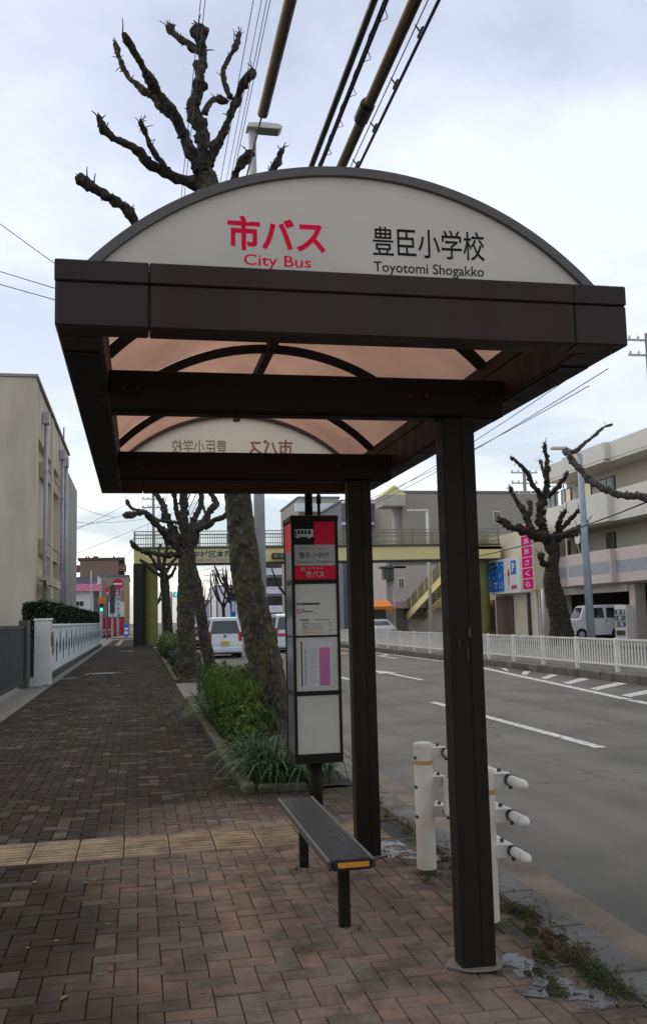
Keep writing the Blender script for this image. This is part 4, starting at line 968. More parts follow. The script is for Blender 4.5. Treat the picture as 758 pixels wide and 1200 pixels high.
for k in range(26000):
    y = rr.uniform(29.2, 66); z = rr.uniform(1.2, 2.16); x = -2.98+rr.uniform(-.38, .38)
    fz = rr.random()
    if fz < .45: x = -2.62+rr.gauss(0, .05)
    elif fz < .75: z = 2.14+rr.gauss(0, .045)+.08*noise.noise(Vector((y*.8, 0, 0)))
    elif fz < .85: y = 29.2+rr.gauss(0, .1)
    q = Vector((x, y, z)); a = Vector((rr.gauss(0, 1), rr.gauss(0, 1), rr.gauss(0, 1))).normalized(); b = a.cross(Vector((.3, .5, .8))).normalized(); s_ = rr.uniform(.03, .07)
    hm.add([q-a*s_, q+b*s_*.5, q+a*s_, q-b*s_*.5], [(0, 1, 2, 3)])
hm.build('foliage', leaf_c, hd_, kind='stuff')
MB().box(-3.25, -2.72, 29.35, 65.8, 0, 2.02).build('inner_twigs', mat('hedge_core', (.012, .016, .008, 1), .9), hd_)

sc_ = thing('school_building', 'cream three storey building with grey drainpipes behind the hedge on the left', 'building', (-9, 46, 0))
BX = -4.0
MB().box(-15, BX-.25, 38.3, 56.5, 0, 11.35).build('wall', cream, sc_)
MB().box(-15, BX+.0, 38.28, 39.4, 0, 11.4).build('pilaster', cream, sc_)
for y0_ in (45.6, 50.05, 55.2): MB().box(BX-.249, BX+.0, y0_, y0_+(.5 if y0_ == 50.05 else 1.0), 0, 11.35).build('pilaster', cream, sc_)
MB().box(BX-.248, BX-.03, 39.41, 56.45, 9.2, 11.34).build('parapet', cream, sc_)
MB().box(-15.1, BX+.08, 38.2, 56.6, 11.41, 11.52).build('coping', grey_wall, sc_)
buff = mat('buff_panel', (.50, .43, .31, 1), .9, spec=.1)
for y0_, y1_ in ((42.2, 45.5), (46.7, 50.0), (50.6, 55.1)):
    for z0_ in (8.7, 5.3, 2.0):
        f_ = MB().box(BX-.245, BX-.02, y0_+.15, y1_-.15, z0_-.75, z0_-.05, .02).build('spandrel', buff, sc_)
        MB().box(BX-.019, BX+.03, y0_+.2, y1_-.2, z0_-.74, z0_-.66).box(BX-.019, BX+.03, y0_+.2, y1_-.2, z0_-.14, z0_-.06).build('moulding', cream, f_)
for y in (41.2, 50.2, 52.6):
    d_ = MB().tube([(BX+.14, y, .2), (BX+.14, y, 10.3)], .09, 12).build('drainpipe', steel, sc_, smooth=True)
    MB().box(BX+.01, BX+.28, y-.2, y+.2, 10.1, 10.6).build('hopper', steel, d_)
    for z in (2, 4, 6, 8): MB().tube([(BX+.14, y, z), (BX+.14, y, z+.08)], .11, 10).build('pipe_clip', steel, d_)
MB().box(BX+.01, BX+.5, 39.5, 45, 3.3, 3.45).box(BX+.36, BX+.5, 39.5, 45, 3.1, 3.3).build('canopy', cream, sc_)
MB().tube([(BX-.1, 54, 11), (BX-.1, 54, 12.6)], .04, 8).tube([(BX-.1, 52.2, 11.6), (BX-.1, 54, 11.6)], .03, 8).build('roof_mast', steel_dark, sc_)
MB().box(-15, BX-.1, 56.52, 66, 0, 10.6).build('rear_wing', grey_wall, sc_)

# ================================================================== STREET LAMP AND POLES
def pole(name, label, cat, base, top, r0, r1, m=steel, group=None):
    root = thing(name, label, cat, base, group)
    MB().tube([base, ((base[0]+top[0])/2, (base[1]+top[1])/2, (base[2]+top[2])/2), top], [r0, (r0+r1)/2, r1], 14).build('pole', m, root, smooth=True)
    return root
lb = PY(303.5, 600, 17); sx_ = lb.x
lt = PY(288, 152, 17)
l1 = pole('street_lamp', 'grey street lamp pole with flat lamp head rising behind the shelter roof', 'street lamp', (sx_+.02, 17, -.05), (sx_-.02, 17, lt.z), .115, .075)
MB().tube([(sx_-.02, 17, lt.z-.05), (sx_+.1, 17, lt.z+.12), (sx_+.4, 17, lt.z+.09)], .03, 8).build('arm', steel, l1)
MB().lathe([(.02, .14), (.10, .12), (.22, .02), (.20, 0)], 0, 0, 20).v and None
hm_ = MB(); pr = [(-.13, .0), (-.10, .08), (.20, .11), (.48, .10), (.56, .05), (.52, 0)]
hm_.prism([(sx_+a, lt.z+b) for a, b in pr], 16.86, 17.14, 'y'); hm_.build('lamp_head', rail_white, l1)
MB().box(sx_+.08, sx_+.50, 16.89, 17.11, lt.z-.03, lt.z-.001, .01).build('lens', glass_mid, l1)
p0 = PX(692, 738, 20.8); p1 = PX(676, 533, 20.8)
l2 = pole('street_lamp', 'pale blue grey street lamp pole in front of the tiled apartment building', 'street lamp', (20.8, p0.y, 0), (20.8, p0.y+.2, p1.z), .20, .13, mat('pole_paint', (.33, .38, .42, 1), .5))
MB().tube([(20.8, p0.y+.2, p1.z), (20.3, p0.y+.25, p1.z+.25), (19.9, p0.y+.3, p1.z+.28)], .06, 8).box(19.4, 20.2, p0.y+.15, p0.y+.45, p1.z+.22, p1.z+.36, .03).build('lamp_head', rail_white, l2)
p0 = PX(505, 735, 20.8); p1 = PX(498, 600, 20.8)
l3 = pole('street_lamp', 'distant white street lamp beside the footbridge stair', 'street lamp', (20.8, p0.y, 0), (20.8, p0.y, p1.z), .14, .1, rail_white)
MB().box(19.3, 20.9, p0.y-.1, p0.y+.1, p1.z, p1.z+.13, .03).build('lamp_head', rail_white, l3)
sp = PX(635, 690, 20.9)
pole('sign_pole', 'thin white pole between the funeral hall and the roadside tree', 'pole', (20.9, sp.y, 0), (20.9, sp.y, sp.z), .10, .09, rail_white)

def utility_pole(label, x, y, h, r=.17, arms=3, group='utility poles'):
    root = pole('utility_pole', label, 'utility pole', (x, y, 0), (x, y, h), r, r*.65, mat('pole_concrete', (.25, .24, .225, 1), .8), group)
    for k in range(arms):
        z = h-.4-k*.75
        a = MB().box(x-1.0, x+1.0, y-.05, y+.05, z, z+.09).build('cross_arm', steel, root)
        for q in (-.9, -.45, .45, .9): MB().lathe([(.05, z+.09), (.07, z+.16), (.04, z+.26)], x+q, y, 8).build('insulator', rail_white, a)
    return root
utility_pole('concrete utility pole seen behind the crown of the knotty tree', PY(180, 600, 84).x, 84, 13.5)
utility_pole('utility pole rising just left of the tiled apartment building', PX(614, 560, 27).x, PX(614, 560, 27).y, PX(614, 548, 27).z)
utility_pole('tall utility pole at the right edge with crossarms and hanging wires', 24.3, PX(757, 400, 24.3).y, PX(757, 400, 24.3).z+.4, r=.13, arms=2)
for ow, px, y, top in (('leftmost', 247, 150, 672), ('tallest', 254, 165, 666), ('rightmost', 297, 190, 690), ('smallest', 268, 210, 700)):
    q = PY(px, top, y); utility_pole(ow+' of the far utility poles seen under the footbridge', q.x, y, q.z, .16, 2, 'far utility poles')

# ================================================================== OVERHEAD LINES
def wire(p, q, r=.012, sag=0.0, m=cable_black, label=None, group='thin overhead wires', n=12, name='overhead_wire'):
    p, q = Vector(p), Vector(q); pts = [p.lerp(q, k/n)-Vector((0, 0, sag*4*(k/n)*(1-k/n))) for k in range(n+1)]
    o = MB().tube(pts, r, 6).build(name, m, smooth=True); return tag(o, label or 'thin black overhead wire crossing the sky', 'wire', group)
def line_through(px, py, z, y0, y1, r, m, label, sag=0., group=None, name='overhead_cable'):
    q = PZ(px, py, z); return wire((q.x, y0, z), (q.x, y1, z-.2), r, sag, m, label, group, 20, name), q.x
line_through(427, 26, 6.5, -3, 62, .032, cable_black, 'thick black overhead cable left of the tan covered one', 0)
o, tx_ = line_through(472, 25, 6.5, -3, 62, .018, cable_black, 'black cable inside the tan protective sleeve above the sign', 0)
cv = MB().tube([(tx_, -3, 6.5), (tx_, 16, 6.44)], .046, 12).build('cable_sleeve', cable_tan, smooth=True); tag(cv, 'tan and black protective sleeve on the middle overhead cable', 'cable sleeve')
cl = MB().tube([(tx_, 8.35, 6.47), (tx_, 8.62, 6.47)], .075, 12).tube([(tx_, 8.3, 6.47), (tx_, 8.34, 6.47)], .06, 12).build('clamp', cable_black, cv)
MB().box(tx_-.012, tx_+.049, -3, 16, 6.50, 6.503).v and None
bk = MB().tube([(tx_+.022, -3, 6.478), (tx_+.022, 16, 6.42)], .034, 10).build('black_stripe', cable_black, cv, smooth=True)
for px, off, lb_ in ((441, 0, 'navy overhead cable with a spiral lashing wire beside the thick black one'), (499, 0, 'navy overhead cable furthest right with stepped spacers')):
    o, xx = line_through(px, 27, 6.5, -3, 62, .016, cable_blue, lb_)
    sp_ = MB(); n = 500
    if px == 441:
        pts = [(xx+.045*math.cos(k*.55), -1+k*.05, 6.5-.004*(k*.05)+.045*math.sin(k*.55)-.03) for k in range(n)]; sp_.tube(pts, .004, 4); sp_.tube([(xx-.03, -3, 6.47), (xx-.03, 62, 6.3)], .012, 6)
    else:
        sp_.tube([(xx-.06, -3, 6.56), (xx-.06, 62, 6.36)], .006, 5)
        for k in range(40): sp_.tube([(xx-.06, k*.8, 6.555), (xx, k*.8+.03, 6.5)], .008, 5).tube([(xx, k*.8-.04, 6.5), (xx, k*.8+.08, 6.5)], .024, 7)
    sp_.build('lashing', cable_blue, o, kind='stuff')
q0 = PZ(336, 18, 6.5); q1 = PZ(307, 134, 6.5)
cv2 = MB().tube([(q0.x-.02, 1.5, 6.5), (q1.x, q1.y, 6.5)], [.045, .045], 12).build('cable_sleeve', cable_tan, smooth=True); tag(cv2, 'short tan sleeve ending in a hook above the street lamp head', 'cable sleeve')
MB().tube([(q0.x+.005, 1.5, 6.478), (q1.x+.022, q1.y-.02, 6.478)], .033, 10).build('black_stripe', cable_black, cv2, smooth=True)
wire((q1.x, q1.y-.05, 6.49), (q1.x-.05, 40, 6.6), .009, 0, cable_tan, 'thin tan rope running on from the end of the left sleeve', None)
OR6 = ['leftmost', 'second from the left', 'third from the left', 'fourth from the left', 'fifth from the left', 'rightmost']
for ow, (px, py, z) in zip(('leftmost', 'second', 'third', 'fifth', 'rightmost', 'fourth'), ((226, 73, 8), (232, 60, 8.2), (276, 95, 8), (296, 62, 8.4), (304, 40, 8), (289, 70, 9))):
    q = PZ(px, py, z); wire((q.x, -3, z), (q.x, 80, z-.3), .0045, .3, label=ow+' of the six thin wires running along the street above the plane tree')
for ow, (a, b) in zip(('second highest', 'lowest', 'third highest', 'highest'), (((700, 420), (552, 512)), ((712, 432), (552, 522)), ((690, 452), (560, 517)), ((700, 408), (560, 492)))):
    qa = PX(*a, 22); qb = PX(*b, 22); wire((22, qa.y, qa.z), (22, qa.y+60, qa.z+(qb.z-qa.z)/(qb.y-qa.y)*60), .022, .5, label=ow+' of the four wires running above the far side of the road', group='far side wires')
for ow, (a, b) in zip(('highest', 'middle', 'lowest'), (((0, 262), (300, 470)), ((0, 318), (300, 400)), ((0, 333), (300, 408)))):
    wire(PY(*a, 14), PY(*b, 17), .006, .05, label=ow+' of three thin wires reaching in from the left behind the shelter roof', group='left side wires')
for lb_, a, b, y in (('far wire rising steeply over the hedge towards the shelter corner', (40, 640), (150, 590), 70), ('far wire sloping down right below the shelter corner', (85, 590), (135, 606), 80),
        ('far wire crossing in front of the cloud bank over the tower block', (80, 620), (200, 585), 75), ('nearly level far wire above the tower block', (84, 612), (170, 608), 90),
        ('far wire running up from the school roof to the plane tree crown', (60, 660), (260, 575), 90), ('far wire slanting across the pink fascia building', (84, 700), (160, 640), 88),
        ('far wire above the utility poles under the footbridge', (190, 680), (330, 640), 100), ('far wire low under the footbridge rising to the right', (200, 690), (330, 664), 110), ('far wire low under the footbridge falling to the right', (220, 678), (330, 690), 95)):
    wire(PY(*a, y), PY(*b, y+10), .018, .2, label=lb_, group='far wires over the side street')
wire(PX(758, 588, 19.5), PX(540, 655, 21), .03, .3, label='black wire slanting in front of the apartment balconies', group=None)

# ================================================================== MEDIAN RAILING
RX = 10.98
mr_ = thing('median_railing', 'long white metal railing on the median kerb across the road', 'railing', (RX, 30, .1))
RY0, RY1 = 14.2, 76
for z in (.85, .26):
    MB().box(RX-.022, RX+.022, RY0, RY1, z-.02, z+.02).build('rail', rail_white, mr_)
pme = shift_mesh(MB().box(-.045, .045, -.045, .045, .0, .80, .01), rail_white, 'rail_post')
y = RY0
while y <= RY1: inst('rail_post', pme, (RX, y, .09), mr_); y += 2.06
bme = shift_mesh(MB().box(-.011, .011, -.014, .014, .28, .83), rail_white, 'baluster')
far_b = MB(); cnt = 0; y = RY0+.137; k = 1
while y < RY1:
    if k % 15:
        if 18.2 < y and cnt < 295: inst('baluster', bme, (RX, y, 0), mr_); cnt += 1
        else: far_b.box(RX-.011, RX+.011, y-.014, y+.014, .28, .83)
    y += .1373; k += 1
far_b.build('far_balusters', rail_white, mr_, kind='stuff')

# ================================================================== FOOTBRIDGE
fb = thing('footbridge', 'yellow pedestrian footbridge with railings spanning the whole road', 'footbridge', (12, 60, 0))
BY = 60.0
def bz(x): return 5.16+.005*(x+.25)
xl, xr = -.25, 24.15
MB().prism([(xl, 5.20), (xr, 5.28), (xr, 6.16), (xl, 6.08)], BY, BY+.06, 'y').build('girder', sign_yellow, fb)
MB().prism([(xl, 6.085), (xr, 6.165), (xr, 6.27), (xl, 6.19)], BY-.1, BY+2.3, 'y').prism([(xl, 5.13), (xr, 5.21), (xr, 5.278), (xl, 5.198)], BY-.05, BY+2.2, 'y').build('deck_edge', bridge_dark, fb)
MB().prism([(xl, 5.20), (xr, 5.28), (xr, 6.16), (xl, 6.08)], BY+2.1, BY+2.16, 'y').build('girder', sign_yellow, fb)
for yy in (BY-.02, BY+2.2):
    r = MB()
    for z in (7.18, 6.95, 6.38): r.prism([(xl, z), (xr, z+.08), (xr, z+.13), (xl, z+.05)], yy-.03, yy+.03, 'y')
    r.build('handrail', bridge_rail, fb)
    bm_ = MB(); x = xl+.15
    while x < xr: bm_.box(x-.012, x+.012, yy-.012, yy+.012, 6.2+.003*x, 7.2+.003*x); x += .15
    bm_.build('bridge_balusters', bridge_rail, fb, kind='stuff')
pm_ = shift_mesh(MB().box(-.05, .05, -.05, .05, 0, 1.05), bridge_rail, 'rail_post')
x = xl+.05
while x < xr+.1:
    for yy in (BY-.02, BY+2.2): inst('rail_post', pm_, (x, yy, 6.18+.0033*x), fb)
    x += 2.02
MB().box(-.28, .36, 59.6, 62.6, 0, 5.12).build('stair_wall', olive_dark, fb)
MB().tube([(.78, 58.6, 0), (.78, 60.4, 5.12)] if False else [(.80, 60.6, 0), (.80, 60.6, 5.12)], .45, 28).build('column', mat('olive_column', (.20, .21, .055, 1), .6, var=.2, scale=2), fb, smooth=False)
MB().box(.0, 1.5, 58.6, 61.4, 0, .08).build('column_base', concrete, fb)
MB().tube([(1.55, 61.2, 0), (1.55, 61.2, 5.1)], .07, 10).build('downpipe', rail_white, fb, smooth=True)
MB().tube([(23.2, 61.2, 0), (23.2, 61.2, 5.2)], .50, 28).build('column', mat('olive_column', (.20, .21, .055, 1), .6), fb)
MB().tube([(24.0, 60.1, 5.1), (23.95, 60.1, 4.8), (23.6, 60.1, 4.5), (23.2, 60.1, 4.4)], .045, 10).build('drain_elbow', olive_dark, fb)
# stair on the far pavement, going down away from the viewer
sz = [(62.3, 5.9), (82.5, .1)]
for xs in (22.6, 24.2):
    MB().prism([(62.2, 6.2), (82.6, .35), (82.6, 0), (82, -.1), (62.2, 5.65)], xs-.04, xs+.04, 'x').build('stringer', sign_yellow, fb)
    MB().prism([(62.2, 7.3), (82.6, 1.45), (82.6, .36), (62.2, 6.21)], xs-.02, xs+.02, 'x').build('stair_screen', mat('olive_screen', (.13, .125, .035, 1), .6), fb)
    for k in range(11):
        y = 62.3+k*2.0; MB().box(xs-.05, xs+.05, y-.04, y+.04, 6.2-(y-62.2)*.2868, 7.35-(y-62.2)*.2868).build('screen_post', sign_yellow, fb)
stp = shift_mesh(MB().box(-.76, .76, 0, .3, -.05, 0), concrete, 'stair_step')
for k in range(38): inst('stair_step', stp, (23.4, 62.3+k*.53, 5.9-k*.155), fb)
MB().box(22.5, 24.3, 60, 62.25, 5.9, 6.1).build('landing', bridge_dark, fb)
# street-name panel and the signal hung on the girder
bs = thing('street_name_board', 'pale yellow board on the footbridge lettered with the district and crossing name', 'sign board', (4.6, 59.85, 5.6))
a0 = PY(213, 662, 59.8).x; a1 = PY(282, 662, 59.8).x
MB().box(a0, a1, 59.86, 59.9, 5.18, 6.07).build('board', mat('board_yellow', (.62, .56, .34, 1), .5), bs)
t0, t1 = PY(226, 655, 59.8).x, PY(282, 655, 59.8).x
lettering('中村区本陣通', mat('dark_green_ink', (.03, .06, .05, 1), .5), (t0, 59.855, 5.50), (1, 0, 0), (0, 0, 1), t1-t0, .46, bs, bold=.02)
lettering('Honjin-dori, Nakamura-ku', ink, (t0, 59.855, 5.26), (1, 0, 0), (0, 0, 1), t1-t0, .17, bs)
ts = thing('traffic_signal', 'dark horizontal traffic signal hanging on the footbridge beside the sign column', 'traffic signal', (8.6, 59.7, 5.7))
a = PY(318.5, 652, 59.6); b = PY(334, 641, 59.6)
MB().box(a.x, b.x+.3, 59.5, 59.75, 5.35, 5.75, .05).build('housing', steel_dark, ts)
for k in range(3): MB().tube([(a.x+.25+k*.36, 59.44, 5.55), (a.x+.25+k*.36, 59.5, 5.55)], .14, 14).build('lens', glass_dark, ts)
MB().box(a.x+.2, a.x+.3, 59.75, 59.95, 5.5, 5.6).build('bracket', steel, ts)
gs = thing('traffic_signal', 'far traffic signal showing green below the footbridge girder', 'traffic signal', (2.6, 92, 5))
q = PY(206, 697, 92)
MB().box(q.x-.2, q.x+1.3, 91.9, 92.1, q.z-.25, q.z+.25, .05).build('housing', steel_dark, gs)
MB().tube([(q.x+.1, 91.82, q.z), (q.x+.1, 91.9, q.z)], .2, 14).build('green_lens', green_light, gs)
MB().tube([(q.x-.4, 92, 0), (q.x-.4, 92, q.z+.3)], .09, 10).tube([(q.x-.4, 92, q.z), (q.x, 92, q.z)], .05, 8).build('mast', steel, gs)

# ================================================================== BUILDINGS ON THE FAR SIDE
def Yat(px, py, X): return PX(px, py, X).y
ap = thing('apartment_building', 'white tiled three storey apartment building with stepped balconies and an open carport', 'building', (28, 46, 0))
AXf = 25.0
ya, yb, yc_ = 54.6, Yat(664, 560, AXf), Yat(712, 560, AXf)   # stepped bays: far, middle, near
yd = 34.0
MB().box(26.6, 38, yd, ya, 3.0, 10.0).build('wall', mat('apartment_wall', (.62, .57, .47, 1), .8, var=.06), ap)
bays = ((yb+.005, ya, .12), (yc_+.005, yb, -.22), (yd, yc_, .08))
for yy in (yb, yc_):
    for z0_, z1_, m_ in ((9.75, 10.65, tile_white), (6.35, 8.0, tile_white), (3.05, 4.85, pinkish)):
        if yy == yb: MB().box(24.79, 25.26, yy+.006, yy+.15, z0_+.003, z1_-.003).build('parapet_return', m_, ap)
        else: MB().box(24.79, 25.22, yy-.15, yy-.001, z0_+.003, z1_-.003).build('parapet_return', m_, ap)
for y0_, y1_, off in bays:
    xf = AXf+off
    MB().box(xf, xf+.15, y0_, y1_, 9.75, 10.65).box(xf+.151, 38, y0_, y1_, 10.0, 10.3).box(xf+.02, 26.6, y0_+.01, y1_-.01, 9.6, 9.74).build('roof_parapet', tile_white, ap)
    MB().box(xf, xf+.15, y0_, y1_, 6.35, 8.0).build('balcony_parapet', tile_white, ap)
    MB().box(xf+.151, 26.6, y0_, y1_, 6.25, 6.5).build('balcony_floor', grey_wall, ap)
    p_ = MB().box(xf, xf+.15, y0_, y1_, 3.05, 4.85).build('balcony_parapet', pinkish, ap)
    MB().box(xf-.006, xf-.001, y0_+.01, y1_-.01, 3.55, 4.2).build('tile_band', band_grey, p_)
    MB().box(xf+.151, 26.6, y0_, y1_, 2.95, 3.15).build('balcony_floor', grey_wall, ap)
def win(parent, x, y0_, y1_, z0_, z1_, glass=glass_mid, lit=False, frame=steel_dark):
    w_ = MB().box(x-.06, x-.002, y0_, y1_, z0_, z1_).build('window', frame, parent)
    n = 2; d_ = (y1_-y0_)/n
    for k in range(n): MB().box(x-.075, x-.062, y0_+k*d_+.07, y0_+(k+1)*d_-.05, z0_+.08, z1_-.08).build('pane', (lit_window if lit and k == 0 else glass), w_)
    return w_
for a, b, lit_ in ((657, 669, True), (675, 693, True), (703, 721, False), (640, 650, False)):
    y1_ = Yat(a, 570, 26.6); y0_ = Yat(b, 570, 26.6); win(ap, 26.6, y0_, y1_, 8.0 if lit_ else 7.2, 9.3 if lit_ else 9.2, glass_mid, lit_)
for a, b in ((655, 668), (711, 722), (676, 690)):
    y1_ = Yat(a, 640, 26.6); y0_ = Yat(b, 640, 26.6); win(ap, 26.6, y0_, y1_, 4.2, 6.0, glass_dark if a > 700 else lit_window if False else glass_mid)
for y_ac, z_ac in ((47.3, 6.52), (51.6, 6.52), (43.2, 3.17)):
    a_ = MB().box(25.7, 26.1, y_ac, y_ac+.8, z_ac, z_ac+.6, .03).build('air_conditioner', rail_white, ap)
    MB().tube([(25.69, y_ac+.35, z_ac+.3), (25.66, y_ac+.35, z_ac+.3)], .22, 14).build('fan_grille', steel_dark, a_)
MB().tube([(24.93, yb+.4, 3.0), (24.93, yb+.4, 10.2)], .05, 8).build('downpipe', rail_white, ap)
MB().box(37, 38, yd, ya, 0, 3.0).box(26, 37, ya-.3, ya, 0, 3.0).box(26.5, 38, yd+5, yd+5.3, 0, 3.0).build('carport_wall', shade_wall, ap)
for y in (53.8, 45.2, 40.0): MB().box(25.4, 26.0, y-.3, y+.3, 0, 2.94).build('carport_pillar', greige, ap)
MB().box(25.3, 25.5, 45.5, 53.5, 2.55, 2.94).build('carport_beam', greige, ap)
dz_ = PX(681, 640, 25.2)
dish = thing('satellite_dish', 'white satellite dish and drying poles on the first floor balcony', 'dish', (25.3, dz_.y, 5))
MB().tube([(25.2, dz_.y, 4.85), (25.1, dz_.y-.3, 5.9)], .04, 6).tube([(25.2, dz_.y+.3, 4.85), (25.2, dz_.y+.5, 5.5)], .03, 6).build('stand', rail_white, dish)
MB().lathe([(.02, 0), (.2, .03), (.33, .11)], 0, 0, 16).v and None
MB().tube([(25.0, dz_.y+.1, 5.75), (25.06, dz_.y+.1, 5.75)], .33, 16).build('bowl', sign_white, dish)

fh = thing('funeral_hall', 'beige two storey hall with blue and white parking sign and vertical magenta sign', 'building', (28, 58.5, 0))
hy0, hy1 = 55.0, 68.0
MB().box(24.6, 34, hy0, hy1, 0, 6.9).build('wall', beige_wall, fh)
sy0 = Yat(609.5, 690, 23.9); sy1 = Yat(569, 690, 23.9)
sgn = MB().box(23.9, 24.59, sy0, sy1, 2.85, 5.15).build('sign_box', sign_white, fh)
ymid = Yat(590, 675, 23.9)
bl = MB().box(23.885, 23.897, ymid, sy1-.2, 3.0, 5.0).build('blue_field', blue_sign, sgn)
rr = random.Random(4); fl = MB()
for k in range(46):
    y = rr.uniform(ymid+.15, sy1-.35); z = rr.uniform(3.15, 4.9); s_ = rr.uniform(.04, .10); fl.add([(23.88, y-s_, z), (23.88, y, z-s_*1.3), (23.88, y+s_, z), (23.88, y, z+s_*1.3)], [(0, 1, 2, 3)])
fl.build('petal_print', sign_white, bl, kind='stuff')
py1, py0 = Yat(598.5, 672, 23.9), Yat(604.5, 672, 23.9)
pb = MB().box(23.885, 23.897, py0, py1, 4.05, 4.95).build('parking_mark', blue_sign, sgn)
lettering('P', sign_white, (23.88, py1-.22*(py1-py0), 4.2), (0, -1, 0), (0, 0, 1), (py1-py0)*.55, .6, pb, bold=.04)
ar = Yat(596, 680, 23.9)
MB().box(23.885, 23.895, ar-.05, ar+.05, 3.35, 4.15).add([(23.885, ar-.25, 4.1), (23.885, ar+.25, 4.1), (23.885, ar, 4.5)], [(0, 1, 2)]).v and None
MB().prism([(ar-.06, 3.35), (ar+.06, 3.35), (ar+.06, 4.05), (ar+.26, 4.0), (ar, 4.5), (ar-.26, 4.0), (ar-.06, 4.05)], 23.883, 23.895, 'x').build('red_arrow', red_sign, sgn)
ry0, ry1 = Yat(605.5, 686, 23.9), Yat(599, 686, 23.9); MB().box(23.885, 23.895, ry0, ry1, 3.1, 3.35).build('red_label', red_sign, sgn)
vy1, vy0 = Yat(611.5, 660, 23.5), Yat(623.5, 660, 23.5)
vs_ = MB().box(23.5, 24.59, vy0-.12, vy1+.08, 2.9, 7.0).build('vertical_sign', beige_wall, fh)
for k, ch in enumerate('家族葬さくら'):
    z1_ = 6.92-k*.665; sq = MB().box(23.486, 23.498, vy0, vy1, z1_-.60, z1_).build('sign_square', magenta, vs_)
    lettering(ch, sign_white, (23.48, vy1-.27*(vy1-vy0), z1_-.47), (0, -1, 0), (0, 0, 1), (vy1-vy0)*.46, .33, sq)
for a, b, m_, z in ((583, 602, wall_brown, 2.7), (571, 580, glass_dark, 2.5)):
    y1_, y0_ = Yat(a, 720, 24.6), Yat(b, 720, 24.6)
    MB().box(24.5, 24.598, y0_, y1_, .05, z).build('shutter' if m_ is wall_brown else 'door', m_, fh)
MB().box(24.45, 24.599, Yat(622, 720, 24.6), Yat(620, 720, 24.6), 0, 2.8).build('dark_post', steel_dark, fh)
MB().tube([(24.3, 54.7, 0), (24.3, 54.7, 6)], .08, 8).build('downpipe', rail_white, fh)

def block(label, x0, x1, y0, y1, z, m, wins=(), extra=None, group=None, name='building', roof=True):
    root = thing(name, label, 'building', ((x0+x1)/2, (y0+y1)/2, 0), group)
    MB().box(x0, x1, y0, y1, -.1, z).build('wall', m, root)
    if roof: MB().box(x0-.1, x1+.1, y0-.1, y1+.1, z+.002, z+.22).build('roof_edge', grey_dk, root)
    for (face, a, b, z0_, z1_, g_) in wins:
        if face == 'y':
            w_ = MB().box(a, b, y0-.06, y0-.002, z0_, z1_).build('window', rail_white, root); MB().box(a+.08, (a+b)/2-.03, y0-.08, y0-.062, z0_+.08, z1_-.08).build('pane', g_, w_); MB().box((a+b)/2+.03, b-.08, y0-.08, y0-.062, z0_+.08, z1_-.08).build('pane', g_, w_)
        else:
            xx = x0 if face == 'x' else x1; d_ = -1 if face == 'x' else 1
            w_ = MB().box(xx+d_*.002, xx+d_*.06, a, b, z0_, z1_).build('window', rail_white, root); MB().box(xx+d_*.062, xx+d_*.08, a+.08, b-.08, z0_+.08, z1_-.08).build('pane', g_, w_)
    return root
gx = PY(472, 600, 84).x
wl = PY(577, 600, 84).x; wr = PY(586, 600, 84).x
g1 = block('large grey building with flat roof behind the footbridge and the funeral hall', gx, 40, 84, 100, PY(540, 578, 84).z, grey_wall, [('y', wl, wr, PY(580, 614, 84).z, PY(580, 599, 84).z, glass_mid)])
gz = PY(450, 588, 84)
bay = MB(); q0, q1 = PY(446, 600, 84), PY(472, 590, 84); zt_ = PY(460, 579, 84).z; zb_ = PY(460, 594, 84).z
bay.box(q0.x, gx-.01, 83, 86, zb_, zt_-.2).build('bay', greige, g1)
ap_ = PY(450, 570, 84)
MB().prism([(q0.x, zt_-.2), (q0.x+2.3, zt_-.2), (q0.x+1.1, ap_.z)], 83, 86, 'y').build('gable', sign_yellow, g1)
MB().box(q0.x+1.6, gx-.01, 85, 86, 3, zb_).build('recess_wall', greige, g1)
w_ = MB().box(q0.x+2.3, q0.x+3.9, 84.9, 84.98, PY(460, 610, 84).z, zb_-.1).build('window', sign_white, g1); MB().box(q0.x+2.9, q0.x+3.3, 84.85, 84.89, PY(460, 608, 84).z, zb_-.3).build('pane', glass_dark, w_)
s0 = PY(425, 600, 95)
g2 = block('slate grey house with white eaves band left of the grey building', PY(400, 600, 95).x, PY(452, 600, 95).x, 95, 106, PY(440, 588, 95).z, grey_dk)
MB().box(PY(400, 600, 95).x, PY(449, 600, 95).x, 94.9, 94.99, PY(440, 615, 95).z, PY(440, 612, 95).z).box(PY(400, 600, 95).x, PY(452, 600, 95).x, 94.88, 94.99, PY(440, 590, 95).z, PY(440, 587, 95).z).build('eaves_band', sign_white, g2)
lx0, lx1 = PY(462, 680, 78).x, PY(520, 680, 78).x
g3 = block('greige low building with a small window beyond the footbridge stair', lx0, lx1+3, 78, 92, PY(485, 661, 78).z, greige, [('y', PY(466.5, 684, 78).x, PY(473.5, 684, 78).x, PY(470, 690, 78).z, PY(470, 677, 78).z, glass_mid)])
MB().box(lx0-.2, lx1, 77.2, 77.99, PY(470, 713, 78).z, PY(470, 705, 78).z).build('pink_awning', mat('pale_pink', (.5, .33, .35, 1), .6), g3)
for a, b in ((447, 455), (458, 462)): MB().box(PY(a, 720, 78).x, PY(b, 720, 78).x, 77.9, 77.98, 0, 2.4).build('shop_pier', band_grey, g3)
for k in range(2): MB().box(PY(464+k*7, 720, 78).x, PY(470+k*7, 720, 78).x, 77.9, 77.98, .3, 2.3).build('shop_window', glass_mid, g3)
tx0, tx1 = PY(449, 680, 80).x, PY(462, 680, 80).x
g4 = block('narrow greige house with glazed bay window next to the orange awning', tx0, tx1, 79, 90, PY(455, 655, 80).z, greige)
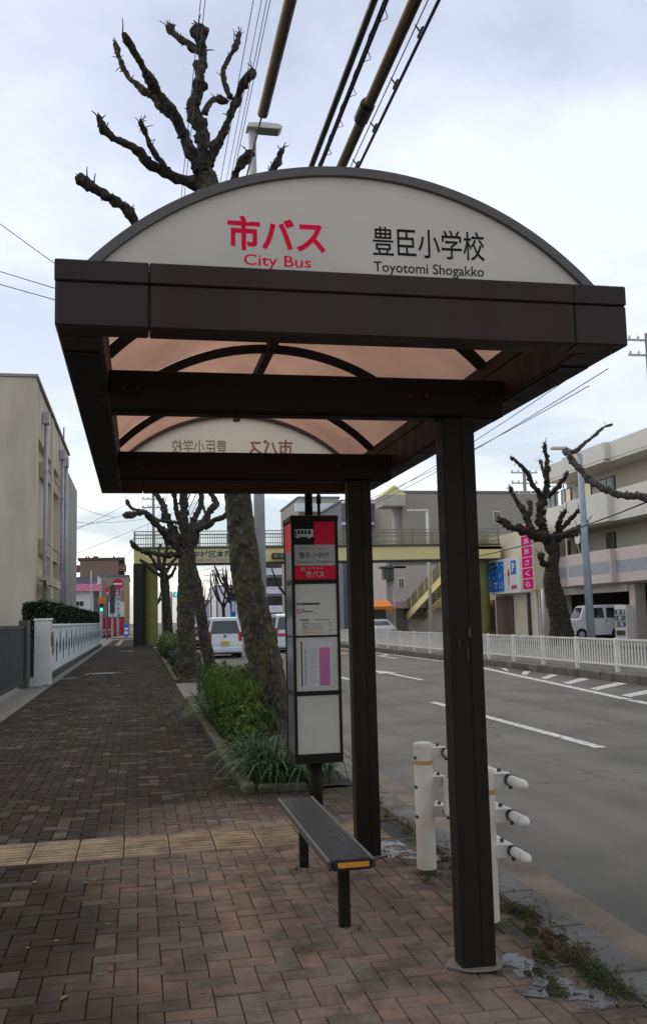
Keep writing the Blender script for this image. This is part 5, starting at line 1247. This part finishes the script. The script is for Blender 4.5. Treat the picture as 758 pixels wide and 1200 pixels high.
MB().box(tx0-.4, tx1+.3, 78.2, 78.98, PY(455, 680, 80).z, PY(455, 668, 80).z).build('bay_window', glass_mid, g4); MB().box(tx0-.7, tx1+.5, 78.0, 78.99, PY(455, 667.5, 80).z, PY(455, 665, 80).z).build('bay_roof', steel_dark, g4)
for k in range(4): MB().box(tx0-.4+k*.55, tx0-.33+k*.55, 78.15, 78.19, PY(455, 680, 80).z, PY(455, 668, 80).z).build('mullion', steel_dark, g4)
g5 = block('plain white building with two dark slit windows behind the orange awning', PY(405, 680, 100).x, PY(450, 680, 100).x, 100, 112, PY(440, 640, 100).z, white_wall, [('y', PY(429, 660, 100).x, PY(431, 660, 100).x+.3, PY(430, 662, 100).z, PY(430, 658, 100).z, glass_dark), ('y', PY(434, 660, 100).x, PY(439, 660, 100).x, PY(430, 662, 100).z, PY(430, 658, 100).z, glass_dark)])
aw = thing('shop_awning', 'orange canvas shop awning beyond the far end of the railing', 'awning', (18.6, 76, 2.5))
o0, o1 = PY(430, 712, 76), PY(455, 712, 76); zt_ = PY(440, 704, 76).z; zl = PY(440, 711, 76).z
MB().prism([(76, zt_), (74.6, zl), (74.6, zl-.25), (76, zl+.1)], o0.x, o1.x, 'x').build('canvas', orange_m, aw)
MB().prism([(o1.x-.9, zl), (o1.x, zl), (o1.x, zl-.9), (o1.x-.3, zl-.35)], 74.58, 74.6, 'y').build('side_curtain', orange_m, aw)
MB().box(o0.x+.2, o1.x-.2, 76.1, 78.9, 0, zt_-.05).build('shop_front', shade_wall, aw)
g6 = block('grey apartment block with railed balconies seen between tree and sign column', PY(306, 700, 150).x, PY(348, 700, 150).x, 150, 165, PY(320, 668, 150).z, band_grey)
for k in range(3):
    z = 2.6+k*3; MB().box(PY(312, 700, 150).x, PY(346, 700, 150).x, 149, 149.9, z, z+1.1).build('balcony', white_wall, g6); MB().box(PY(312, 700, 150).x, PY(346, 700, 150).x, 149.95, 149.99, z+1.1, z+2.6).build('window_band', glass_dark, g6)
g7 = block('pale building block behind the sign column top', PY(350, 620, 110).x, PY(398, 620, 110).x, 110, 124, PY(370, 584, 110).z, grey_wall)
for k in range(5): MB().box(PY(350, 700, 110).x-.3, PY(398, 620, 110).x, 109, 109.9, 3+k*2.8, 4+k*2.8).build('balcony', white_wall, g7)
g8 = block('distant white warehouse beyond the far utility poles', PY(254, 700, 190).x, PY(300, 700, 190).x, 190, 210, PY(262, 687, 190).z, white_wall)
g9 = block('distant pale block at the left end of the far street', PY(226, 710, 230).x, PY(250, 710, 230).x, 230, 250, PY(240, 704, 230).z, band_grey)
# left, beyond the side street
h1 = block('white building with pink fascia band and slate roof beyond the side street', PY(60, 700, 112).x, PY(117, 700, 112).x, 112, 126, PY(100, 676, 112).z, white_wall, [('y', PY(88, 710, 112).x, PY(99, 710, 112).x, PY(90, 711, 112).z, PY(90, 704, 112).z, glass_dark)], roof=False)
MB().box(PY(60, 700, 112).x-.1, PY(117, 700, 112).x+.3, 111.3, 111.99, PY(100, 693, 112).z, PY(100, 685, 112).z).build('pink_fascia', pink_m, h1)
MB().box(PY(60, 700, 112).x-.1, PY(114, 700, 112).x, 111.9, 111.98, PY(100, 684, 112).z, PY(100, 676, 112).z).build('slate_band', grey_dk, h1)
MB().box(PY(110, 700, 112).x, PY(117, 700, 112).x, 111.9, 111.98, .3, PY(100, 694, 112).z).build('shop_window', glass_mid, h1)
tw = thing('brown_tower_block', 'brown tiled tower block with stair balconies on the left skyline', 'building', (-8, 170, 0))
a, b = PY(94, 690, 170), PY(139, 656, 170)
MB().box(a.x, b.x, 170, 186, 0, b.z).build('wall', brick_wall, tw); MB().box(a.x-.4, b.x+1, 169.8, 186.2, b.z, b.z+.4).build('roof_edge', mat('tower_edge', (.12, .08, .065, 1), .8), tw)
b2 = PY(148, 655, 170)
for k in range(9):
    z = b.z-.8-k*2.9; MB().box(b.x+.01, b2.x, 171, 175, z-1.1, z).build('stair_balcony', brick_wall, tw); MB().box(a.x-.9, a.x-.01, 171, 175, z-1.1, z).build('balcony', brick_wall, tw)
MB().box(b2.x-1.6, b2.x-.01 if False else b2.x-.3, 175.1, 178, 0, b.z+.8).build('stair_core', brick_wall, tw)
MB().box(PY(108, 650, 170).x, PY(114, 650, 170).x, 174, 178, b.z+.41, PY(110, 650, 170).z).build('roof_tank', mat('tower_edge', (.12, .08, .065, 1), .8), tw)
for px in (100, 103, 133): MB().tube([(PY(px, 650, 170).x, 174, b.z+.4), (PY(px, 650, 170).x, 174, PY(px, 650, 170).z)], .15, 6).build('roof_mast', steel_dark, tw)
h2 = block('buff corner building carrying red shop signs beyond the side street', PY(114, 700, 118).x, PY(151, 700, 118).x, 118, 135, PY(130, 676, 118).z, mat('buff_wall', (.36, .30, .24, 1), .8), [('y', PY(141, 700, 118).x, PY(145, 700, 118).x, PY(143, 706, 118).z, PY(143, 690, 118).z, glass_dark)])
MB().box(PY(146, 700, 118).x, PY(150, 700, 118).x, 117.8, 117.99, 0, PY(148, 686, 118).z).build('ochre_panel', mat('ochre', (.5, .33, .12, 1), .7), h2)
MB().box(PY(116, 700, 118).x, PY(146, 700, 118).x, 117.6, 117.99, 0, PY(130, 724, 118).z).build('red_frontage', red_sign, h2)
MB().box(PY(125, 700, 118).x, PY(146, 700, 118).x, 117.7, 117.98, PY(130, 723, 118).z, PY(130, 706, 118).z).build('white_frontage', white_wall, h2)
def signboard(label, px0, px1, py0, py1, y, m, stripes=(), round_=False, cat='shop sign', name='shop_sign', pole_=True):
    a, b = PY(px0, py1, y), PY(px1, py0, y); root = thing(name, label, cat, ((a.x+b.x)/2, y, a.z))
    if round_:
        cx, cz, rx, rz_ = (a.x+b.x)/2, (a.z+b.z)/2, (b.x-a.x)/2, (b.z-a.z)/2
        f_ = MB().prism([(cx+rx*math.cos(t*math.pi/12), cz+rz_*math.sin(t*math.pi/12)) for t in range(24)], y, y+.2, 'y').build('face', m, root)
    else: f_ = MB().box(a.x, b.x, y, y+.15, a.z, b.z).build('face', m, root)
    for (u0, u1, v0, v1, sm) in stripes: MB().box(a.x+(b.x-a.x)*u0, a.x+(b.x-a.x)*u1, y-.03, y-.005, a.z+(b.z-a.z)*v0, a.z+(b.z-a.z)*v1).build('print', sm, root)
    if pole_: MB().tube([((a.x+b.x)/2, y+.3, 0), ((a.x+b.x)/2, y+.3, b.z-.2)], .1, 8).build('pole', steel, root)
    return root
signboard('round red shop sign with white script on top of the corner sign tower', 131.5, 145, 678, 690, 104, red_sign, [(.12, .88, .40, .55, sign_white)], True)
signboard('red square shop sign with white marks under the round sign', 135, 141, 688, 698, 104.5, red_sign, [(.3, .7, .7, .85, sign_white), (.2, .55, .15, .35, sign_white)], pole_=False)
signboard('red shop sign left of the dark sign back', 124, 128, 688, 697, 104.5, red_sign, [(.3, .8, .1, .3, sign_white)])
signboard('white and blue stack of small shop signs below the red square sign', 136, 141, 699, 716, 104.6, sign_white, [(.1, .9, .75, .95, blue_sign), (.1, .9, .45, .52, ink), (.1, .9, .1, .2, red_sign)])
signboard('green small sign low on the sign tower', 137, 141, 719, 726, 104.6, mat('green_sign', (.03, .25, .13, 1), .5))
signboard('orange shop sign above the pedestrian signal', 115, 124, 700, 707, 106, orange_m)
signboard('dark back of a tall road sign on a grey post', 129, 135, 686, 719, 92, steel_dark, cat='road sign', name='road_sign')
signboard('blue and white vertical banner sign beyond the white van', 271, 276, 703, 723, 70, blue_sign, [(.2, .8, .3, .9, sign_white)], cat='banner', name='banner_sign')
af = thing('a_frame_sign', 'blue and white pavement sign board standing by the far shops', 'sign', (-1.2, 100, 0))
a, b = PY(145.5, 740, 100), PY(151, 731, 100)
for s_ in (-1, 1): MB().prism([(100+s_*.35, 0.02), (100+s_*.30, .02), (99.98+s_*.02, b.z), (100.02+s_*.02, b.z)], a.x, b.x, 'x').build('leaf', blue_sign, af)
MB().box(a.x+.06, b.x-.06, 99.70, 99.72, .35, .62).box(a.x+.06, b.x-.06, 99.78, 99.80, .75, 1.0).build('print', sign_white, af)
ps = thing('pedestrian_signal', 'pedestrian signal showing the green figure at the side street', 'traffic signal', (-4.2, 90, 0))
a, b = PY(117, 717, 90), PY(121.5, 707, 90)
MB().box(a.x, b.x, 89.9, 90.15, a.z, b.z, .02).build('housing', steel_dark, ps)
MB().box(a.x+.05, b.x-.05, 89.86, 89.895, a.z+.06, (a.z+b.z)/2-.04).build('green_lens', green_light, ps)
MB().box(a.x+.05, b.x-.05, 89.87, 89.895, (a.z+b.z)/2+.04, b.z-.05).build('dark_lens', glass_dark, ps)
q = PY(126, 740, 90); MB().tube([(q.x, 90.1, 0), (q.x, 90.1, PY(126, 698, 90).z)], .07, 10).tube([(a.x, 90.1, b.z-.1), (q.x, 90.1, b.z-.1)], .03, 6).build('mast', steel_dark, ps)
l4 = pole('street_lamp', 'thin grey lamp post in front of the pink and white building', 'street lamp', (PY(107, 720, 95).x, 95, 0), (PY(107, 720, 95).x, 95, PY(107, 668, 95).z), .09, .06)
def bicycle(label, x, y, rot):
    root = thing('bicycle', label, 'bicycle', (x, y, 0), 'bicycles parked by the side street')
    for cx in (-.52, .52):
        w_ = MB(); w_.tube([(x+cx+.33*math.cos(k*math.pi/8), y, .35+.33*math.sin(k*math.pi/8)) for k in range(17)], .02, 6, cap=False); w_.build('wheel', rubber, root)
    MB().tube([(x-.52, y, .35), (x-.2, y, .8), (x+.35, y, .85), (x+.52, y, .35)], .02, 6).tube([(x-.2, y, .8), (x, y, .33), (x+.35, y, .85)], .02, 6).tube([(x-.52, y, .35), (x, y, .33)], .015, 6).build('frame', steel, root)
    MB().box(x-.34, x-.12, y-.07, y+.07, .88, .94, .02).build('saddle', rubber, root); MB().tube([(x+.3, y-.25, 1.0), (x+.36, y, .98), (x+.3, y+.25, 1.0)], .015, 6).build('handlebar', steel_dark, root)
for k, lb_ in enumerate(('bicycle parked nearest the green signal', 'bicycle parked against the red shop frontage', 'bicycle parked behind the dark sign post')):
    bicycle(lb_, PY(121+k*4, 740, 99+k*2).x, 99+k*2, 0)

# far trees on both sides of the street
rf_ = random.Random(77)
def far_tree(label, x, y, h, group, m=bark_b, s=1.0, nb=9):
    tr = [(x, y, 0, .26*s), (x+.05, y, h*.25, .2*s), (x-.05, y, h*.45, .17*s)]
    br = []
    for k in range(nb):
        t = 2*math.pi*k/nb+rf_.uniform(-.3, .3); sp__ = rf_.uniform(.12, .32)*h; hh = h*rf_.uniform(.72, 1.0)
        br.append([(x-.05, y, h*rf_.uniform(.36, .45), .10*s), (x+math.cos(t)*sp__*.6, y+math.sin(t)*sp__*.6, h*.6, .08*s), (x+math.cos(t)*sp__, y+math.sin(t)*sp__, hh, .04*s)])
    root = thing('plane_tree', label, 'tree', (x, y, 0), group)
    p, r = smooth_path(tr, .4); MB().tube(p, r, 8, .15).build('trunk', m, root, smooth=True)
    for b in br: branch(b, root, m, 3, n=6, step=.5, tw_len=.8)
for ow, x, y in (('nearest', 1.5, 104), ('middle', 1.5, 122), ('farthest', 1.5, 140)): far_tree(ow+' of the small far trees down the near side of the street', x, y, 6.5, 'far trees on the near side')
for ow, (px, y) in zip(('second from left', 'third from left', 'fourth from left', 'fifth from left', 'rightmost', 'leftmost'), ((262, 110), (272, 96), (281, 84), (291, 128), (344, 92), (238, 150))): far_tree(ow+' of the bare far trees beyond the footbridge', PY(px, 730, y).x, y, 7.5, 'far trees beyond the footbridge')
# roadside tree in front of the carport
TE = 44.0
def c5(pts, y0, y1, r0, r1): return path(pts, y0, y1, r0, r1, 3.477, 540, 3.477, 560)
def c6(pts, y0, y1, r0, r1): return path(pts, y0, y1, r0, r1, 5.414, 600, 5.414, 500)
trunkE = [(PY(px, py, TE).x, TE, PY(px, py, TE).z, r) for px, py, r in ((658, 745, .60), (655, 722, .50), (650, 700, .46), (646, 682, .42), (647, 662, .30), (649, 650, .28), (646, 640, .38), (645, 630, .30))]
trunkE[0] = trunkE[0][:2]+(0, .66)
brE = [c6([(250, 725), (160, 690), (100, 670), (40, 652), (-20, 628), (-70, 600), (-90, 590)], TE, TE-1, .24, .12), c5([(195, 205), (178, 190), (150, 160)], TE-1, TE-1.2, .12, .08),
       c6([(165, 695), (110, 640), (90, 570), (50, 510), (10, 440), (-15, 385)], TE-.5, TE+.5, .20, .09), c6([(100, 580), (118, 500), (108, 480)], TE, TE+.8, .12, .09),
       c6([(215, 720), (200, 650), (172, 560), (190, 470), (212, 400), (215, 300), (215, 200), (205, 110)], TE, TE+.4, .25, .09), c6([(182, 445), (140, 380), (88, 290), (60, 250), (-10, 195)], TE+.3, TE-1, .16, .07),
       c6([(225, 445), (280, 390), (320, 340), (350, 292)], TE, TE-1.5, .14, .07), c6([(213, 350), (192, 270), (180, 215)], TE, TE+1.2, .10, .07),
       c6([(250, 715), (298, 660), (300, 600), (338, 530)], TE, TE-1, .20, .09), c6([(300, 655), (360, 600), (398, 560), (425, 530)], TE-.5, TE-1.5, .13, .07),
       c6([(260, 715), (330, 680), (400, 645), (480, 598)], TE, TE-2, .18, .07), c6([(270, 730), (350, 688), (412, 682)], TE, TE+1, .16, .09),
       c5([(350, 355), (335, 345), (322, 312)], TE, TE-.6, .16, .12)]
pruned_tree('thick pollarded plane tree in front of the apartment carport', 'bare plane trees across the road', trunkE, brE, bark_b, 0, twigs=4, knob=1.3, tw_len=.6)
trF = [(21.0, 31.0, 0, .5), (21.1, 31, 2.2, .40), (21.0, 31.1, 4.2, .38), (20.9, 31, 5.6, .30)]
brF = [[(20.9, 31, 5.4, .22)]+path([(730, 578), (705, 572), (680, 560), (655, 530), (664, 529)], 32.5, 34.5, .13, .10, 1, 0)[0:0]+path([(738, 582), (712, 575), (690, 562), (676, 545), (666, 531), (664, 529)], 32.2, 34.5, .14, .10),
       path([(666, 531), (676, 527), (690, 515), (705, 502), (718, 497)], 34.5, 33.5, .11, .03),
       [(20.9, 31, 5.5, .22), (20.5, 31.5, 7, .16), (20.9, 32.2, 8.6, .12), (20.7, 32, 9.8, .07)], [(20.9, 31, 5.5, .2), (21.8, 30.4, 6.6, .14), (22.3, 30.2, 8.4, .08)], [(20.9, 31, 5.3, .18), (20.2, 30, 6.4, .12), (19.8, 29.5, 8, .07)]]
pruned_tree('pollarded plane tree at the right edge reaching a long limb over the lamp', 'bare plane trees across the road', trF, brF, bark_c, 0, twigs=3, knob=1.5, tw_len=.5)

# ================================================================== VEHICLES
def vehicle(label, cat, name, loc, rotz, Lg, Wd, Ht, paint, profile, belt, roof_in, wins, wheel_r, wb, lamps_rear=True, plate=plate_y, stripe=None, group=None):
    """profile: side outline (x, z) from rear (x = 0) to front (x = Lg); the part above the belt line leans in"""
    root = thing(name, label, cat, loc, group); root.rotation_euler = (0, 0, rotz)
    def put(mb, nm, m, parent=root, smooth=False):
        me = shift_mesh(mb, m, nm); me.shade_smooth() if smooth else None
        o = bpy.data.objects.new(nm, me); col.objects.link(o); o.parent = parent; return o
    def hw(z):
        b = Wd/2
        if z < .35: return b-.03*(1-(z/.35))
        if z <= belt: return b
        return b-roof_in*(z-belt)/(Ht-belt)
    n = len(profile); mb = MB(); cx_ = Lg/2; ctr = []
    rows = [1.0, .97, 0, -.97, -1.0]; ins = [.05, 0, 0, 0, .05]
    V = []
    for s_, i_ in zip((-1, -.93, .93, 1), (.055, 0, 0, .055)):
        for (x, z) in profile:
            h = hw(z); dxs = (x-cx_); f_ = 1-i_/1.0*.55 if abs(s_) == 1 else 1
            V.append((cx_+dxs*(1-(.018 if abs(s_) == 1 else 0)), s_*h, z-(.035 if abs(s_) == 1 and z > Ht*.8 else 0)+(0.02 if abs(s_) == 1 and z < .3 else 0)))
    mb.v = V
    for r_ in range(3):
        for k in range(n):
            k2 = (k+1) % n; mb.f.append((r_*n+k, r_*n+k2, (r_+1)*n+k2, (r_+1)*n+k))
    mb.f.append(tuple(range(n))[::-1]); mb.f.append(tuple(3*n+k for k in range(n)))
    body = put(mb, 'body', paint)
    # side windows, proud panes following the lean
    for (xa, xb, za, zb, sk) in wins:
        for s_ in (-1, 1):
            def y_(z): return s_*(hw(z)+.008)
            q = [(xa, y_(za), za), (xb, y_(za), za), (xb-sk, y_(zb-.03), zb-.0), (xa+.03, y_(zb-.03), zb)]
            t_ = [(x, y-s_*.02, z) for x, y, z in q]
            w_ = MB().add(q+t_, [(0, 1, 2, 3), (7, 6, 5, 4), (0, 4, 5, 1), (1, 5, 6, 2), (2, 6, 7, 3), (3, 7, 4, 0)]); put(w_, 'side_window', glass_dark)
    # rear window, windscreen from the profile slopes
    def on_rear(z):
        pts = profile
        best = 0
        for k in range(n):
            (x1, z1), (x2, z2) = pts[k], pts[(k+1) % n]
            if min(x1, x2) < Lg*.35 and (z1-z)*(z2-z) <= 0 and z1 != z2:
                xx = x1+(x2-x1)*(z-z1)/(z2-z1)
                if xx < Lg*.35: best = xx
        return best
    def on_front(z):
        best = Lg
        for k in range(n):
            (x1, z1), (x2, z2) = profile[k], profile[(k+1) % n]
            if max(x1, x2) > Lg*.6 and (z1-z)*(z2-z) <= 0 and z1 != z2:
                xx = x1+(x2-x1)*(z-z1)/(z2-z1)
                if xx > Lg*.6: best = xx
        return best
    za, zb = belt+.02, Ht-.16
    for nm, fn, s_ in (('rear_window', on_rear, -1), ('windscreen', on_front, 1)):
        x1, x2 = fn(za)+s_*.012, fn(zb)+s_*.012; h1, h2 = hw(za)-.10, hw(zb)-.12
        w_ = MB().add([(x1, -h1, za), (x1, h1, za), (x2, h2, zb), (x2, -h2, zb), (x1-s_*.03, -h1, za), (x1-s_*.03, h1, za), (x2-s_*.03, h2, zb), (x2-s_*.03, -h2, zb)], [(0, 1, 2, 3), (7, 6, 5, 4), (0, 4, 5, 1), (1, 5, 6, 2), (2, 6, 7, 3), (3, 7, 4, 0)])
        put(w_, nm, glass_dark)
    for xw in ((Lg-wb)/2+.0, (Lg+wb)/2):
        for s_ in (-1, 1):
            w_ = MB().tube([(xw, s_*(Wd/2-.20), wheel_r), (xw, s_*(Wd/2-.16), wheel_r), (xw, s_*(Wd/2-.03), wheel_r), (xw, s_*(Wd/2+.004), wheel_r)], [wheel_r*.9, wheel_r, wheel_r, wheel_r*.92], 20)
            t_ = put(w_, 'wheel', rubber); r_ = MB().tube([(xw, s_*(Wd/2-.02), wheel_r), (xw, s_*(Wd/2+.012), wheel_r)], wheel_r*.6, 14); put(r_, 'rim', steel, t_)
            a_ = MB().tube([(xw, s_*(Wd/2-.19), wheel_r+.02), (xw, s_*(Wd/2+.001), wheel_r+.02)], wheel_r*1.17, 20); put(a_, 'wheel_arch', rubber)
    for s_ in (-1, 1):
        put(MB().box(-.02, .08, s_*(Wd/2-.16), s_*(Wd/2-.01), belt-.30, belt+.10 if Ht > 1.6 else belt-.1, .02), 'tail_lamp', lamp_red)
        xf = on_front(.68); put(MB().box(xf-.10, xf+.012, s_*(Wd/2-.34), s_*(Wd/2-.06), .60, .78, .03), 'headlight', lamp_clear)
        put(MB().box(Lg*.66, Lg*.66+.08, s_*(Wd/2+.01), s_*(Wd/2+.17), belt+.02, belt+.18, .03), 'mirror', paint)
        for xd in (Lg*.36, Lg*.62): put(MB().box(xd, xd+.14, s_*(Wd/2-.001), s_*(Wd/2+.025), belt-.16, belt-.12, .01), 'door_handle', steel_dark)
    put(MB().box(-.05, .12, -Wd/2+.04, Wd/2-.04, .24, .46, .04), 'rear_bumper', paint); put(MB().box(Lg-.12, Lg+.04, -Wd/2+.04, Wd/2-.04, .22, .46, .04), 'front_bumper', paint)
    put(MB().box(-.045 if plate is plate_y else -.045, -.012, -.17, .17, .55, .72), 'number_plate', plate); put(MB().box(-.04, -.012, -.2, .2, .50, .78, .01), 'plate_recess', steel_dark) if False else None
    put(MB().box(-.03, .0, -.05, .05, belt-.12, belt-.04), 'tailgate_handle', steel_dark)
    put(MB().box(.15, Lg-.15, -Wd/2+.12, Wd/2-.12, .16, .30), 'underside', rubber)
    if stripe: 
        for s_ in (-1, 1): put(MB().box(.05, Lg-.3, s_*(Wd/2+.0015), s_*(Wd/2+.006), .62, .78), 'stripe', stripe)
        put(MB().box(-.012, -.002, -Wd/2+.18, Wd/2-.18, .78, .92), 'stripe', stripe)
    return root
kei = [(.0, .30), (.02, .22), (3.36, .22), (3.39, .32), (3.38, .62), (3.30, .86), (3.05, .98), (2.35, 1.62), (2.15, 1.70), (.35, 1.75), (.12, 1.70), (.03, 1.08), (.0, .6)]
V1 = PY(262, 768, 41.5)
vehicle('small white van with yellow number plate driving away in the near lane', 'van', 'small_van', (V1.x, 40.6, -.10), math.pi/2, 3.39, 1.475, 1.75, car_white, kei, 1.02, .14, [(.35, 1.20, 1.05, 1.60, .02), (1.28, 2.05, 1.05, 1.60, .02), (2.1, 2.75, 1.05, 1.52, .38)], .27, 2.3)
sedan = [(.0, .35), (.05, .22), (4.3, .22), (4.4, .34), (4.38, .62), (4.2, .78), (3.2, .92), (2.5, 1.38), (1.2, 1.44), (.45, 1.02), (.06, .95), (0, .7)]
vehicle('black car ahead of the white van partly hidden by the slender tree', 'car', 'parked_car' if False else 'black_car', (PY(240, 760, 55).x-.55, 54, -.10), math.pi/2, 4.4, 1.72, 1.44, car_black, sedan, .93, .2, [(1.0, 2.0, .96, 1.32, .02), (2.06, 2.9, .96, 1.32, .35)], .31, 2.6, plate=sign_white)
vbig = [(.0, .35), (.04, .22), (4.6, .22), (4.68, .36), (4.66, .7), (4.45, .98), (3.8, 1.12), (3.1, 1.76), (2.9, 1.84), (.3, 1.86), (.08, 1.78), (.02, 1.1), (0, .6)]
vehicle('white minivan with a red stripe in the second lane half hidden by the tree', 'car', 'minivan', (7.3, 45, -.10), math.pi/2, 4.68, 1.70, 1.86, car_white, vbig, 1.08, .14, [(.4, 1.7, 1.12, 1.70, .02), (1.8, 2.8, 1.12, 1.70, .02), (2.9, 3.6, 1.12, 1.62, .4)], .32, 2.8, plate=sign_white, stripe=red_sign)
kv = [(.0, .30), (.02, .22), (3.32, .22), (3.38, .32), (3.38, .80), (3.22, .98), (2.78, 1.10), (2.50, 1.76), (2.35, 1.84), (.25, 1.88), (.08, 1.82), (.02, 1.1), (.0, .6)]
pv = PY(670, 741, 47.6)
vehicle('white microvan parked nose out in the carport across the road', 'van', 'parked_van', (PY(672, 741, 47.2).x+3.38, 48.0, .02), math.pi-.10, 3.39, 1.475, 1.89, car_white, kv, 1.12, .14, [(.3, 1.25, 1.16, 1.70, .02), (1.4, 2.45, 1.16, 1.70, .10)], .27, 2.0)
vm_ = thing('vending_machine', 'white vending machine with rows of drinks beside the parked microvan', 'vending machine', (24.8, 43.8, 0))
a, b = PX(718, 700, 25.0), PX(732, 700, 25.0)
MB().box(25.0, 25.8, b.y, a.y, .02, 1.83, .02).build('cabinet', rail_white, vm_)
for k in range(3):
    r_ = MB().box(24.96, 24.995, b.y+.1, a.y-.1, 1.35-k*.32, 1.6-k*.32).build('display_shelf', glass_mid, vm_)
    d_ = (a.y-b.y-.3)/7
    for q in range(7): MB().box(24.94, 24.958, b.y+.15+q*d_, b.y+.15+(q+.7)*d_, 1.38-k*.32, 1.56-k*.32).build('drink', (sign_white, mat('green_can', (.05, .22, .10, 1), .5), blue_sign, orange_m)[(q+k) % 4], r_)
MB().box(24.96, 24.995, b.y+.2, a.y-.2, .25, .5).build('dispense_slot', steel_dark, vm_)
for yv in (67.0, 71.0):
    pass
vehicle('pale car parked at the far end beyond the railing', 'car', 'pale_car', (18.3, 73, -.10), -math.pi/2, 4.4, 1.7, 1.44, mat('car_silver', (.45, .46, .47, 1), .3, coat=.5), sedan, .93, .2, [(1.0, 2.0, .96, 1.32, .02), (2.06, 2.9, .96, 1.32, .35)], .31, 2.6, plate=sign_white)
